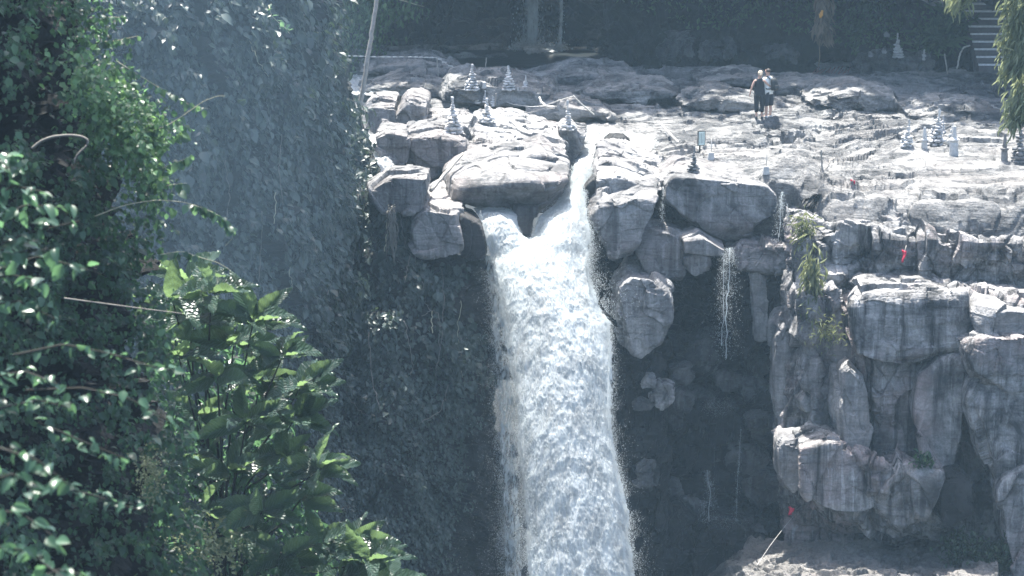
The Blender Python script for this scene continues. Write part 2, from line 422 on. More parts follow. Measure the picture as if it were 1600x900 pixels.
for fr_, yf, dd in (([(560, 116), (600, 102), (650, 100), (700, 108), (716, 120), (640, 121)], 98, 4), ([(690, 162), (702, 136), (750, 131), (800, 137), (860, 148), (872, 166), (780, 168)], 91.4, 4.5), ([(900, 152), (960, 138), (1040, 140), (1062, 152), (1000, 160)], 93.6, 3.5),
                ([(1060, 164), (1120, 152), (1180, 158), (1192, 172), (1100, 174)], 91.6, 2.6), ([(820, 130), (900, 117), (980, 121), (992, 134), (880, 138)], 96.8, 4), ([(1262, 162), (1330, 146), (1400, 151), (1412, 168), (1320, 174)], 91.8, 3.4),
                ([(1422, 182), (1480, 170), (1560, 176), (1564, 192), (1460, 196)], 88.8, 3), ([(1088, 130), (1160, 119), (1204, 126), (1190, 138)], 97, 3), ([(560, 142), (620, 131), (690, 137), (692, 151), (600, 154)], 94, 3), ([(818, 178), (870, 168), (940, 172), (962, 186), (860, 189)], 90, 2.6),
                ([(1210, 140), (1250, 130), (1300, 134), (1296, 146), (1230, 148)], 95.4, 2.5), ([(1400, 232), (1440, 222), (1510, 226), (1520, 240), (1440, 246)], 84.6, 2.6)):
    rock('rock', fr_, yf, dd, M['terrace'], terrace, rise=.15, n=44, amp=.12, size=1.0)
# ------------------------------------------------------------------ boulders at the top of the falls (each one a thing)
def boulder(label, *a, **k):
    k['amp'] = k.get('amp', .16) * .72; k['size'] = k.get('size', 1.1) * 1.35; o = rock('boulder', *a, **k); return tag(o, label, 'boulder', 'boulders at the top of the falls')
boulder('broad pale boulder splitting the top of the main falls, shaded in front',
        [(694, 300), (700, 288), (736, 281), (790, 273, 76.8), (846, 289, 76.7), (890, 283), (880, 312, 77.6), (864, 338, 78.2), (815, 340, 78.2), (760, 322, 78), (697, 312, 77.6)], 77.2, 4.6, M['rock'], rise=.35, n=100, amp=.15, size=1.7, fine=.6, p=30)
boulder('narrow dark rock prow hanging below the broad split boulder into the white water',
        [(800, 322), (842, 322), (835, 345), (828, 371), (819, 373), (808, 350)], 77.3, 2.2, M['wetmid'], n=30, amp=.06, size=.6)
boulder('rounded pale slab at the back right of the broad boulder, beside the chute',
        [(800, 268), (806, 250), (845, 238), (880, 258), (893, 282), (850, 292)], 79.6, 3.0, M['rock'], rise=.2, n=60, amp=.13, size=.9)
boulder('low pale hump behind the left end of the broad split boulder',
        [(706, 270), (722, 255), (762, 252), (770, 268), (735, 282), (705, 286)], 79.2, 2.5, M['rock'], rise=.25, n=50, amp=.12, size=.8)
boulder('square shaded boulder with thin sunlit top above the left side stream, nearest the vines',
        [(583, 214), (590, 206), (640, 213), (640, 250), (632, 272), (600, 240), (584, 232)], 80.7, 2.2, M['rock'], rise=.1, n=50, amp=.14)
boulder('dark fronted boulder below the tall cairn, between the square boulder and the split boulder',
        [(634, 218), (672, 214), (725, 222), (733, 244), (700, 254), (668, 262), (664, 285), (636, 274)], 80.9, 2.4, M['rock'], rise=.2, n=60, amp=.15)
boulder('back left block with a shaded front and sunlit top, beside the leaning pole',
        [(572, 172), (582, 163), (618, 165), (617, 198), (600, 210), (575, 206)], 86.6, 2.6, M['rock'], rise=.15, n=50, amp=.13)
boulder('back left block with a peaked ridge, right of the block by the pole',
        [(606, 200), (630, 170), (640, 160), (664, 168), (662, 200), (640, 206)], 86.4, 2.6, M['rock'], rise=.15, n=50, amp=.13)
boulder('domed sunlit rock carrying the tall cairn, behind the dark fronted boulder',
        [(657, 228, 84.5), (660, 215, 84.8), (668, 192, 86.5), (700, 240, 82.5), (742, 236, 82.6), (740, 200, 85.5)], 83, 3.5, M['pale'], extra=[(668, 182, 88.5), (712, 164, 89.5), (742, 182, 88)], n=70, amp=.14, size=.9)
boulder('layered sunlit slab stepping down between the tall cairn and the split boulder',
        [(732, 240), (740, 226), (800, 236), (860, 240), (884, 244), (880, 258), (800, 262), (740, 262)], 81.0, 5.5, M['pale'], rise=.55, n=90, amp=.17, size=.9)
boulder('thin tilted slab lying behind the layered slab, below the white water on the terrace',
        [(756, 205), (800, 196), (860, 214), (892, 228), (880, 238), (800, 228)], 84, 3.0, M['pale'], rise=.25, n=60, amp=.12, size=.8)
boulder('dark wedge rock under the roped cairn at the head of the chute',
        [(874, 206), (882, 200), (917, 204), (913, 225), (898, 245), (894, 268), (887, 262), (886, 240), (878, 226)], 83.4, 1.6, M['rock'], n=50, amp=.1, size=.9)
boulder('small dark rock standing in the stream right of the chute head',
        [(944, 222), (955, 213), (975, 214), (984, 222), (970, 226)], 86, .9, M['wetshade'], n=24, amp=.06, size=.5)
boulder('squared mossy ledge rock with level top between the vines and the leaning log',
        [(575, 288), (600, 277), (666, 281), (668, 300), (655, 330), (600, 335), (575, 320)], 75.8, 2.4, M['rock'], n=60, amp=.12)
boulder('bedded ledge rock with a sunlit edge at the left foot of the falls crest',
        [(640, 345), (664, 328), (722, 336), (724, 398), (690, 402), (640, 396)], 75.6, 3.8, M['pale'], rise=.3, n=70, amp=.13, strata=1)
boulder('dark wet shoulder of rock touching the left edge of the falling water',
        [(716, 338), (738, 340), (752, 360), (760, 402), (735, 410), (718, 400)], 75.9, 2.2, M['wetshade'], n=50, amp=.1)
boulder('low tilted slab with a dark left end, right of the chute on the terrace edge',
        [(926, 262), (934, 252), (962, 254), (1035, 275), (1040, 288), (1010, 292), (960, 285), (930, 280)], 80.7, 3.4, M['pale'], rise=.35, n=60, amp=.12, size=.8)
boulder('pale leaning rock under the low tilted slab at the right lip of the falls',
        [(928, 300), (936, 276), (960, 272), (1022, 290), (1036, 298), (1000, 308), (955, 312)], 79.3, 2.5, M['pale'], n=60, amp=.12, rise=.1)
boulder('tall grey rock tapering downward along the right edge of the falls, sunlit shelf on top',
        [(920, 330), (935, 313), (998, 307), (1032, 299), (1022, 330), (1004, 366), (986, 402), (957, 406), (930, 362)], 78.3, 3.2, M['rock'], rise=.3, n=70, amp=.15)
boulder('narrow dark rock fang in the white water at the right side of the chute',
        [(912, 300), (918, 290), (930, 278), (929, 305), (921, 334), (913, 325)], 78.9, 1.0, M['wetshade'], n=24, amp=.06, size=.5)
boulder('broad smooth faced rock under the dark cairn at the terrace edge',
        [(1037, 292), (1060, 272), (1125, 280), (1200, 291), (1216, 306), (1213, 342), (1200, 366), (1140, 379), (1112, 374), (1066, 346), (1038, 322)], 79.2, 3.6, M['rock'], rise=.1, n=90, amp=.13, size=1.6)
boulder('tilted bedded block below the smooth faced rock, dark bands across it',
        [(1000, 360), (1018, 355), (1046, 360), (1072, 374), (1064, 440), (1012, 428), (995, 396)], 78.7, 2.4, M['rock'], n=60, amp=.12, strata=1.2)
boulder('long tilted slab with a bright upper edge, sloping down right to the thin trickle',
        [(1066, 376), (1092, 367), (1134, 392), (1130, 404), (1068, 396)], 78.2, 1.6, M['pale'], n=50, amp=.06)
boulder('small rounded rock tucked under the long tilted slab',
        [(1068, 405), (1085, 398), (1112, 402), (1108, 424), (1085, 432), (1070, 424)], 78.4, 1.5, M['rock'], n=40, amp=.08, size=.7)
boulder('pale cracked rock bulging over the dark hollow, right beside the falling water',
        [(962, 452), (985, 433), (1016, 436), (1046, 456), (1049, 500), (1032, 542), (1002, 562), (976, 542), (964, 492)], 77.2, 3.6, M['pale'], n=80, amp=.18, size=.9)

# ------------------------------------------------------------------ the setting: cliff right of the falls with its blocks as parts
hol = []
for py, dY in ((318, -1.2), (360, .2), (420, 1.2), (520, 1.8), (620, 1.5), (720, 1.2), (820, .9), (920, 0), (1050, -1)):
    hol.append([(px, py, 81.5 + dY + o) for px, o in ((925, -1.6), (960, -1.0), (1010, -.2), (1060, .3), (1110, .7), (1160, .5), (1215, -.4), (1270, -2))])
net('cliff_hollow', hol, 300, 240, M['wetshade'], .4, 1.5, 5, .5, kind='structure')
# control rows: lip, face, ledge, face, ledge, undercut, floor
cpx = [1228, 1262, 1300, 1350, 1420, 1490, 1560, 1680]
rws = [[(p, 306, 80.5) for p in cpx],
       list(zip(cpx, [330, 352, 366, 374, 377, 379, 380, 384], [78.6, 77.2, 76.7, 76.6, 76.5, 76.5, 76.5, 76.5])),
       list(zip(cpx, [362, 400, 416, 420, 420, 418, 420, 420], [78.4, 77.0, 76.5, 76.6, 76.6, 76.6, 76.6, 76.6])),
       list(zip(cpx, [402, 446, 458, 458, 456, 455, 456, 458], [78.4, 77.1, 76.8, 76.8, 76.8, 76.8, 76.8, 76.8])),
       list(zip(cpx, [430, 470, 492, 480, 466, 460, 472, 500], [78.0, 76.6, 75.9, 75.5, 75.3, 75.3, 75, 73.6])),
       list(zip(cpx, [520, 540, 570, 575, 570, 560, 560, 560], [77.6, 76.4, 75.8, 75.2, 75, 75.2, 75, 74.2])),
       list(zip(cpx, [680, 684, 690, 700, 720, 735, 745, 745], [77.2, 76, 75.6, 75.3, 75, 75.4, 75.6, 74.8])),
       list(zip(cpx, [694, 698, 706, 716, 738, 752, 760, 760], [76.6, 74.6, 73.8, 73.6, 73.4, 74.6, 75.4, 74.8])),
       list(zip(cpx, [760, 785, 795, 806, 828, 838, 850, 860], [77.0, 74.9, 74.2, 74, 73.8, 74.8, 75.8, 75])),
       list(zip(cpx, [800, 818, 826, 832, 846, 852, 870, 880], [78.2, 77.4, 77, 76.8, 76.4, 76.4, 76.8, 76])),
       list(zip(cpx, [862, 862, 862, 862, 868, 880, 900, 900], [77.4, 76.8, 76.4, 76.2, 76, 76, 76.6, 76])),
       list(zip(cpx, [960, 960, 960, 960, 960, 960, 960, 960], [76, 75.6, 75.4, 75.2, 75.2, 75.2, 75.6, 75.2]))]
cliff, cliffV, cliffN = net('cliff', rws, 620, 420, M['cliff'], .34, 1.5, 21, .5, 2, tall=.5, crack=.3, kind='structure')
def crock(*a, **k):
    k = dict(tall=.45, crack=.2, **k); k['size'] = k.get('size', 1.1) * 1.5
    return rock('rock', *a, parent=cliff, **k)
crock([(1330, 478), (1348, 458), (1420, 462), (1470, 455), (1530, 462), (1528, 490), (1496, 552), (1420, 572), (1350, 560), (1334, 520)], 74.2, 2.4, M['cliff'], n=90, amp=.16, size=1.4)
crock([(1522, 490), (1536, 478), (1610, 484), (1640, 490), (1640, 532), (1580, 528), (1530, 522)], 73.6, 3.2, M['pale'], n=70, amp=.12, strata=1.)
crock([(1504, 540), (1540, 528), (1640, 528), (1640, 610), (1580, 616), (1540, 604), (1512, 575)], 73.0, 3, M['cliff'], n=70, amp=.18)
crock([(1524, 600), (1560, 606), (1640, 600), (1640, 740), (1610, 850), (1575, 790), (1540, 700), (1522, 640)], 73.2, 3, M['cliff'], n=90, amp=.16, size=1.6, strata=.2)
crock([(1560, 760), (1640, 720), (1640, 930), (1590, 915), (1570, 840)], 72.6, 2, M['cliff'], n=60, amp=.14)
crock([(1310, 580), (1330, 572), (1356, 600), (1362, 660), (1356, 718), (1322, 716), (1312, 650)], 74.2, 1.8, M['pale'], n=60, amp=.12, size=.9, strata=.2)
crock([(1440, 590), (1470, 560), (1506, 556), (1500, 640), (1498, 740), (1450, 736), (1434, 660), (1432, 640)], 74.0, 1.8, M['cliff'], n=80, amp=.1, size=1.8, strata=.1)
crock([(1362, 600), (1436, 590), (1432, 720), (1362, 722)], 75.0, 1.5, M['cliff'], n=60, amp=.1, strata=.8)
crock([(1216, 700), (1226, 690), (1252, 694), (1256, 756), (1240, 770), (1218, 750)], 74.8, 2, M['pale'], n=40, amp=.12)
crock([(1252, 702), (1300, 692), (1362, 716), (1366, 770), (1370, 806), (1300, 800), (1256, 780)], 73.5, 2.4, M['cliff'], n=80, amp=.12, size=1.3)
crock([(1362, 728), (1420, 722), (1430, 740), (1436, 815), (1400, 822), (1368, 802)], 73.6, 2, M['cliff'], n=60, amp=.13, strata=.9)
crock([(1420, 742), (1450, 736), (1472, 740), (1464, 775), (1448, 820), (1428, 816)], 73.0, 1.6, M['rock'], n=50, amp=.09)
crock([(1466, 752), (1500, 744), (1518, 758), (1514, 800), (1480, 822), (1466, 800)], 73.2, 1.6, M['wetshade'], n=50, amp=.12, size=.6)
crock([(1212, 520), (1226, 502), (1242, 510), (1240, 600), (1236, 690), (1220, 688), (1212, 600)], 77.2, 1.8, M['pale'], n=60, amp=.1, size=.9)
for i in range(26):                               # angular broken rocks stacked between the pale pillar and the wide block
    x = 1250 + 60 * rng.random() + (10 if i % 3 else 30); y = 460 + i * 8.6; s = 13 + 12 * rng.random(); a0 = rng.random() * 6
    crock([(x + s * cos(a0 + k * 1.05) * (.8 + .4 * rng.random()), y + s * sin(a0 + k * 1.05) * (.8 + .5 * rng.random())) for k in range(6)], 75.6 + .5 * rng.random(), 1.2, M['rock' if i % 3 else 'cliff'], n=18, amp=.07, size=.5, p=30)
hp = bpy.data.objects['cliff_hollow']
def hrock(*a, **k): return rock('rock', *a, parent=hp, **k)
hrock([(950, 588), (1000, 580), (1040, 640), (1050, 760), (1050, 930), (992, 930), (985, 800), (956, 690)], 78.0, 3, M['wetshade'], n=80, amp=.16)
hrock([(955, 500), (985, 545), (1010, 575), (1000, 620), (958, 600)], 78.2, 2.4, M['wetshade'], n=50, amp=.14)
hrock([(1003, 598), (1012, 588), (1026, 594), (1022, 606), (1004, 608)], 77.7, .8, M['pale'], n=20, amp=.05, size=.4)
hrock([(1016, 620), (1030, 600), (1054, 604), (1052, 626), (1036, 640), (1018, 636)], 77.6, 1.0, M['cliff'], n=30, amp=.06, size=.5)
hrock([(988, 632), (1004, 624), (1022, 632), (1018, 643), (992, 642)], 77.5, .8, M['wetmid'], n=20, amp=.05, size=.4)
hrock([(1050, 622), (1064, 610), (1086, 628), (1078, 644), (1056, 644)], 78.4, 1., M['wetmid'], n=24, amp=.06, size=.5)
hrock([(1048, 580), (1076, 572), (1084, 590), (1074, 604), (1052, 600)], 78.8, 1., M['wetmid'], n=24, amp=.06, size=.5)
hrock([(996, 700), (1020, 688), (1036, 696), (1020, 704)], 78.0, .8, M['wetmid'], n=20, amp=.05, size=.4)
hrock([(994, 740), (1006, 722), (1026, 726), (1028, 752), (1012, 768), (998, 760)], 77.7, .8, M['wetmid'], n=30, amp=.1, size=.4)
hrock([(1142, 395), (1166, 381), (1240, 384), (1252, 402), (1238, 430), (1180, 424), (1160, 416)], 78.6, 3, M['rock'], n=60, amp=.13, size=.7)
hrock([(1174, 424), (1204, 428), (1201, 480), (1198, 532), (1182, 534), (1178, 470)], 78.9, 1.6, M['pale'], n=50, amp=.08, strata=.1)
hrock([(1150, 440), (1178, 430), (1178, 540), (1160, 560), (1145, 500)], 79.6, 2, M['wetshade'], n=40, amp=.14)
hrock([(1200, 430), (1250, 420), (1250, 540), (1225, 580), (1204, 530)], 78.9, 2, M['wetshade'], n=50, amp=.16)
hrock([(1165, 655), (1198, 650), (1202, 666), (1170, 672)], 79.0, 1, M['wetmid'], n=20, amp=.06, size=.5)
hrock([(1060, 640), (1100, 625), (1160, 632), (1170, 660), (1150, 900), (1075, 900), (1062, 720)], 80.2, 2, M['wetshade'], n=60, amp=.2)
hrock([(1020, 830), (1060, 800), (1090, 830), (1080, 930), (1020, 930)], 78.0, 2, M['wetshade'], n=50, amp=.16)
hrock([(1085, 850), (1120, 822), (1160, 830), (1170, 930), (1090, 930)], 77.6, 2, M['wetshade'], n=50, amp=.16)
for i in range(60):                               # broken wet rock stepping down inside the hollow
    y = 520 + 390 * rng.random(); x = 965 + (245 if y > 600 else 225) * rng.random(); s = 14 + 26 * rng.random(); a0 = rng.random() * 6
    if x < 985 + .12 * (y - 560): x += 40
    hrock([(x + s * cos(a0 + k * 1.05) * (.8 + .5 * rng.random()), y + s * .8 * sin(a0 + k * 1.05) * (.7 + .5 * rng.random())) for k in range(6)], np.interp(x, [960, 1010, 1110, 1215], [78.4, 79.6, 81.2, 80.6]) - (y - 500) / 330, 1.8, M['wetmid' if rng.random() < .6 else 'wetshade'], n=18, amp=.08, size=.6)
# rubble floor at the foot of the right cliff
fr = [[gz(px, py, -10.9 + .25 * sin(px / 40) + (.5 if py > 890 else 0) - .0016 * max(0, 1180 - px) ** 1.7) for px in range(1080, 1561, 60)] for py in (845, 862, 880, 905, 940, 1000)]
_, rubV, _ = net('rubble_floor', fr, 260, 360, M['rubble'], .15, .7, 41, .9, 1, raw=True, kind='structure')

# ------------------------------------------------------------------ the setting: vine covered cliff left of the falls
vpx = [-260, -60, 120, 280, 400, 480, 540, 600, 660, 720, 760, 782]
top = [-220, -220, -220, -220, -200, -160, 120, 290, 372, 400, 398, 404]
tY = [64, 66, 68, 69, 71, 74, 82, 77.2, 76.8, 76.6, 76.6, 77.6]
bY = [58, 60, 62, 64, 66.5, 68.5, 70, 71.5, 73, 74.6, 75.6, 77.4]
vrows = []
for f in (0, .12, .3, .5, .75, 1):
    vrows.append([(p, a + (1100 - a) * f, y0 + (y1 - y0) * f ** .6) for p, a, y0, y1 in zip(vpx, top, tY, bY)])
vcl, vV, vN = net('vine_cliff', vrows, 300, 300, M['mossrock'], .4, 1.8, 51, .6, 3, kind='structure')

# ------------------------------------------------------------------ the setting: grotto and jungle cliff behind the terrace
brow = [[(px, py, Y + 1.5 * sin(px / 130.)) for px in range(380, 1801, 71)] for py, Y in ((-1000, 122), (-420, 121), (-160, 120), (-60, 119), (0, 118.5), (40, 118), (70, 117), (90, 115), (110, 110))]
net('grotto_wall', brow, 260, 420, M['wetshade'], .6, 2.2, 61, .8, 3, kind='structure')
# unseen grotto cap, added and shaped to shade grotto and back terrace
def capshift(x, i=9):
    return 0 if i < 2 else (-5 * min(1, (x - 13) / 6) if x > 13 else 3.5 * max(0, 1 - abs(x - 8.5) / 3.5) + 4.5 * min(1, max(0, (-2.5 - x) / 2)))
cap = []
for i, (y, z) in enumerate(((109.4, 4.7), (104, 4.6), (100.4, 5.2), (99.2, 9), (99.2, 16), (100, 22), (103, 26), (107, 26.4), (109.4, 22), (109.5, 5.2))):
    cap.append([np.array((x, y + (6.5 * min(1, max(0, (abs(x - 1.6) - 1.5) / 1.)) if i in (0, 7, 8, 9) else 0) + 1.3 * sin(x * .31) + capshift(x, i), z + (.8 * sin(x * .23 + 1) if i > 0 else 0) + (3 if i > 3 and x > 12 else 0))) for x in np.linspace(-40, 48, 30)])  # rear gap shaped to let sky light down to the back fall
net('grotto_shade_overhang', cap, 200, 420, M['mossrock'], .6, 2.0, 65, .6, 2, raw=True, kind='structure')
# slope right of the grotto, under the bushes and the steps
srow = []
for py, Y, cv in ((-90, 118, 0), (-30, 112, 0), (10, 109.5, 0), (45, 107.5, 0), (72, 106.5, 0), (80, 106.6, 3), (104, 104.8, 3.5), (116, 104, 2)):
    srow.append([(px, py + dy, Y + dd) for px, dy, dd in ((900, 0, 8), (960, -8, 2.5), (1020, -2, .8), (1080, 0, 0), (1180, 4, 0), (1260, 6, -.4), (1275, 6, -.2), (1300, 6, cv), (1330, 5, cv * .8), (1350, 4, -1.2), (1375, 5, -2 + cv * .3), (1410, 6, -2.2 + cv * 1.1), (1480, 14, -2.5 + cv * 1.2), (1510, 16, -2.6), (1560, 20, -3), (1640, 30, -4), (1800, 40, -5))])
_, slV, slN = net('bank_slope', srow, 200, 420, M['mossrock'], .5, 1.6, 68, .6, 3, kind='structure')
bs = bpy.data.objects['bank_slope']
for fr_, yf in (([(1352, 92), (1368, 86), (1412, 86), (1422, 96), (1408, 112), (1366, 112)], 102.6), ([(1416, 96), (1424, 90), (1452, 91), (1458, 104), (1440, 116), (1420, 112)], 102.4), ([(1340, 104), (1360, 98), (1388, 110), (1380, 124), (1345, 122)], 102.2),
                ([(1030, 84), (1050, 62), (1082, 60), (1086, 80), (1078, 100), (1044, 102)], 106.2), ([(1092, 84), (1104, 66), (1124, 68), (1130, 90), (1110, 102)], 106.0), ([(1130, 88), (1136, 68), (1144, 66), (1150, 88), (1140, 96)], 105.6),
                ([(1200, 84), (1226, 76), (1250, 84), (1246, 104), (1206, 106)], 105.2), ([(1500, 150), (1530, 138), (1570, 142), (1576, 176), (1540, 188), (1504, 180)], 96)):
    rock('rock', fr_, yf, 2.2, M['wetmid'], bs, n=30, amp=.16, size=.8)

# ------------------------------------------------------------------ gorge floor, pool
bpy_plane = meshnp('gorge_ground', [(-400, -200, -17), (400, -200, -17), (400, 500, -17), (-400, 500, -17)], [(0, 1, 2, 3)])
link('gorge_ground', bpy_plane, M['soil'], kind='structure')
# ------------------------------------------------------------------ water
def watermat(name, tint, alpha=True, scale=1.0):
    m, t, b = mat(name)
    out = t.nodes['Material Output']
    p = coords(t, (1, 1, .45)); n1 = ntex(t, coords(t, (1.5, 1.5, .17)), 1.5 * scale, 7, .66, .5)      # froth density and the fall's soft cloudy shading, put into colour
    ng = ntex(t, coords(t, (1, 1, .6)), 16 * scale, 4, .8)
    col = ramp(t, n1, [(.36, tuple(x * .62 for x in tint)), (.6, tint)]).outputs[0]
    col = mixc(t, 1, col, ramp(t, ng, [(.3, (.88, .89, .9)), (.62, (1.08, 1.08, 1.08))]).outputs[0], 'MULTIPLY')
    t.links.new(col, b.inputs['Base Color']); b.inputs['Roughness'].default_value = .5; b.inputs['Specular IOR Level'].default_value = .4
    n2 = ntex(t, p, 13 * scale, 9, .8)
    bp = N_(t, 'ShaderNodeBump', i_Strength=.15, i_Distance=.07); t.links.new(n2, bp.inputs['Height']); t.links.new(bp.outputs[0], b.inputs['Normal'])
    tr = N_(t, 'ShaderNodeBsdfTranslucent'); t.links.new(col, tr.inputs[0]); t.links.new(bp.outputs[0], tr.inputs['Normal'])
    mx = N_(t, 'ShaderNodeMixShader'); mx.inputs[0].default_value = .6
    t.links.new(b.outputs[0], mx.inputs[1]); t.links.new(tr.outputs[0], mx.inputs[2])
    if alpha:                                    # the sheet tears into strands toward its edges
        at_ = N_(t, 'ShaderNodeAttribute', attribute_name='thin')
        pp = coords(t, (1, 1, .3)); nn = ntex(t, pp, 9 * scale, 8, .75, .4)
        ad = N_(t, 'ShaderNodeMath', operation='SUBTRACT'); t.links.new(nn, ad.inputs[0]); t.links.new(at_.outputs['Fac'], ad.inputs[1])
        rr = ramp(t, ad.outputs[0], [(.0, (0, 0, 0)), (.12, (1, 1, 1))])
        tp = N_(t, 'ShaderNodeBsdfTransparent'); m2 = N_(t, 'ShaderNodeMixShader')
        t.links.new(rr.outputs[0], m2.inputs[0]); t.links.new(tp.outputs[0], m2.inputs[1]); t.links.new(mx.outputs[0], m2.inputs[2]); mx = m2
    t.links.new(mx.outputs[0], out.inputs[0])
    return m
M['water'] = watermat('white_water', (.77, .82, .83))
M['foam'] = watermat('river_foam', (.84, .87, .87), True, 1.3)
M['drop'] = watermat('water_drops', (.72, .76, .77), False)
pm, pt, pb = mat('pool_water'); pb.inputs['Base Color'].default_value = (.008, .011, .012, 1); pb.inputs['Roughness'].default_value = .35; pb.inputs['Specular IOR Level'].default_value = .25
pbn = ntex(pt, coords(pt, (1, .5, 1)), 2.2, 5, .6); pbp = N_(pt, 'ShaderNodeBump', i_Strength=.4, i_Distance=.08); pt.links.new(pbn, pbp.inputs['Height']); pt.links.new(pbp.outputs[0], pb.inputs['Normal'])
M['pool'] = pm
def mistmat():
    m = watermat('water_mist', (.84, .88, .9)); t = m.node_tree
    cr = [n for n in t.nodes if n.type == 'VALTORGB'][-1].color_ramp
    cr.elements[0].position = 0; cr.elements[1].position = .5; cr.elements[1].color = (.5, .5, .5, 1); return m
M['mist'] = mistmat()
def sheet(name, prof, nr, nc, bulge, m, amp=.2, seed=1, edge=.3, base=.0, power=2.5, stretch=.55, par=None):
    """falling or running water between two banks; prof rows are (py, left px, right px, Y)"""
    rows = []
    for py, l, r, Y in prof:
        rows.append([at(l + (r - l) * s, py, Y - bulge * (1 - (2 * s - 1) ** 2)) for s in np.linspace(0, 1, 15)])
    G = upsample(rows, nr, nc, 2); V = G.reshape(-1, 3); F = gridfaces(nr, nc); Nn = vnormals(V, F)
    s = np.tile(np.linspace(-1, 1, nc), nr)
    q = V * np.array((1, 1, stretch)); qf = V * np.array((1, 1, stretch * .45))
    calm = np.repeat(np.interp(np.linspace(0, 1, nr), [0, .28, .5], [.16, .3, 1]), nc) if nr > 500 else 1.
    d = calm * (amp * (1 - 2.2 * np.abs(fbm(q * 1.1, 3, seed))) + amp * .3 * (.6 - 2 * np.abs(fbm(q * 2.9, 3, seed + 5)))) + (.4 + .6 * calm) * amp * .42 * fbm(q * np.array((1, 1, .7)) * 5, 6, seed + 9, .74)
    if bulge: d += .05 * fbm(V * np.array((6, 3, .4)), 4, seed + 40, .6)      # streaks drawn out by the fall
    V = V + Nn * (d * (1 - .7 * np.abs(s) ** 4))[:, None]
    V[:, 0] += .35 * amp * fbm(V * np.array((.4, .4, .8)), 4, seed + 30, .6) * np.abs(s) ** 2 * 4.5
    me = meshnp(name, V, F, True)
    thin = base + (1 - base) * np.clip((np.abs(s) - (1 - edge)) / edge, 0, 1) ** power * .82
    a = me.attributes.new('thin', 'FLOAT', 'POINT'); a.data.foreach_set('value', thin.astype(np.float32))
    return link(name, me, m, par, **({} if par else dict(kind='structure'))), V.reshape(nr, nc, 3)
_oct = np.array([(1, 0, 0), (-1, 0, 0), (0, 1, 0), (0, -1, 0), (0, 0, 1.), (0, 0, -1.)])
_oct = np.array([(1, 0, -.6), (-.5, .87, -.6), (-.5, -.87, -.6), (0, 0, 1.2)]); _of = np.array([(0, 1, 3), (1, 2, 3), (2, 0, 3), (1, 0, 2)])
def drops(name, P, r, m, parent=None, tall=1.6):
    n = len(P); V = (P[:, None] + _oct[None] * r[:, None, None] * np.array((1, 1, tall)) * rng.uniform(.6, 1.4, (n, 1, 3))).reshape(-1, 3)
    F = (_of[None] + 4 * np.arange(n)[:, None, None]).reshape(-1, 3)
    return link(name, meshnp(name, V, F, True), m, parent, kind='stuff')
fall = [(226, 912, 985, 85.2), (238, 905, 968, 84.6), (250, 898, 936, 83.5), (264, 896, 926, 82.0), (280, 890, 920, 80.6), (300, 882, 916, 79.2), (320, 866, 916, 78.1),
        (340, 838, 920, 77.3), (356, 834, 924, 76.9), (370, 829, 925, 76.6), (382, 800, 925, 76.3), (392, 776, 925, 76.1), (410, 770, 923, 75.7), (450, 778, 930, 75.0), (490, 786, 944, 74.4), (505, 788, 957, 74.2), (560, 797, 960, 73.5),
        (640, 804, 957, 72.6), (680, 805, 960, 72.2), (720, 808, 966, 71.8), (800, 816, 984, 71.1), (900, 821, 994, 70.2), (1100, 815, 1015, 68.6)]
wf, wV = sheet('waterfall', fall, 760, 300, .8, M['water'], .06, 101, .36)
ws, sV = sheet('waterfall', [(326, 738, 812, 78.4), (334, 744, 808, 77.3), (346, 750, 810, 76.7), (368, 756, 816, 76.3), (382, 760, 842, 76.1), (420, 768, 845, 75.8), (500, 786, 850, 75.5), (600, 800, 860, 75.3)], 320, 140, .35, M['water'], .06, 131, .3)
# thin veil torn off the left side
wv_, _ = sheet('waterfall', [(400, 756, 776, 76.6), (460, 762, 792, 76.3), (560, 768, 806, 76), (700, 776, 815, 75.7), (920, 784, 822, 75.4)], 300, 60, .1, M['water'], .06, 141, .5, .43, 1.2, .25)
# mist torn loose behind both edges of the fall
sheet('waterfall', [(py, l - 20 - (py - 340) * .03, r + 13 + (py - 340) * .03, Y + .55) for py, l, r, Y in fall if py >= 340], 300, 120, .2, M['mist'], .1, 181, .5, .3, 1.0, .4)
# spray thrown off both edges of the fall
def spray(n, fl, side, spread, r0, r1, seed, lo=330, hi=940, yo=-.3, up=0):
    t = rng.uniform(lo, hi, n); pr = np.array(fl)
    L = np.interp(t, pr[:, 0], pr[:, 1]); R = np.interp(t, pr[:, 0], pr[:, 2]); Y = np.interp(t, pr[:, 0], pr[:, 3])
    d = rng.exponential(1, n) * spread * (.5 + .8 * (t - lo) / (hi - lo))
    clump = noise(np.stack((t * .03, t * 0 + side * 9, d * .05), 1), seed); keep = clump > -.12
    x = np.where(side < 0, L - d + 9, R + d - 9)
    P = np.array([at(a, b, c) for a, b, c in zip(x[keep], t[keep], (Y + yo * rng.random(n))[keep])])
    return P, rng.uniform(r0, r1, keep.sum()) * rng.uniform(.5, 1, keep.sum())
Ps = [spray(48000, fall, -1, 11, .003, .008, 1, 380), spray(24000, fall, 1, 7, .003, .008, 2, 500, yo=-.8), spray(16000, fall, -1, 24, .0025, .006, 3, 420),
      spray(9000, fall, 1, 8, .004, .01, 4, 345, 500, -.6), spray(2500, fall, 1, 13, .004, .011, 5, 380, 480, -.5), spray(2500, [(330, 742, 806, 77), (420, 765, 840, 76.6), (520, 785, 850, 76.2)], -1, 5, .005, .013, 6, 330, 520)]
n = 60000                                            # beads and clots riding on the face of the fall
ii = rng.integers(90, 759, n); jj = rng.integers(4, 296, n); face = wV[ii, jj] + rng.normal(0, .05, (n, 3)) + np.array((0, -.1, 0))
Ps.append((face, rng.uniform(.004, .011, n)))
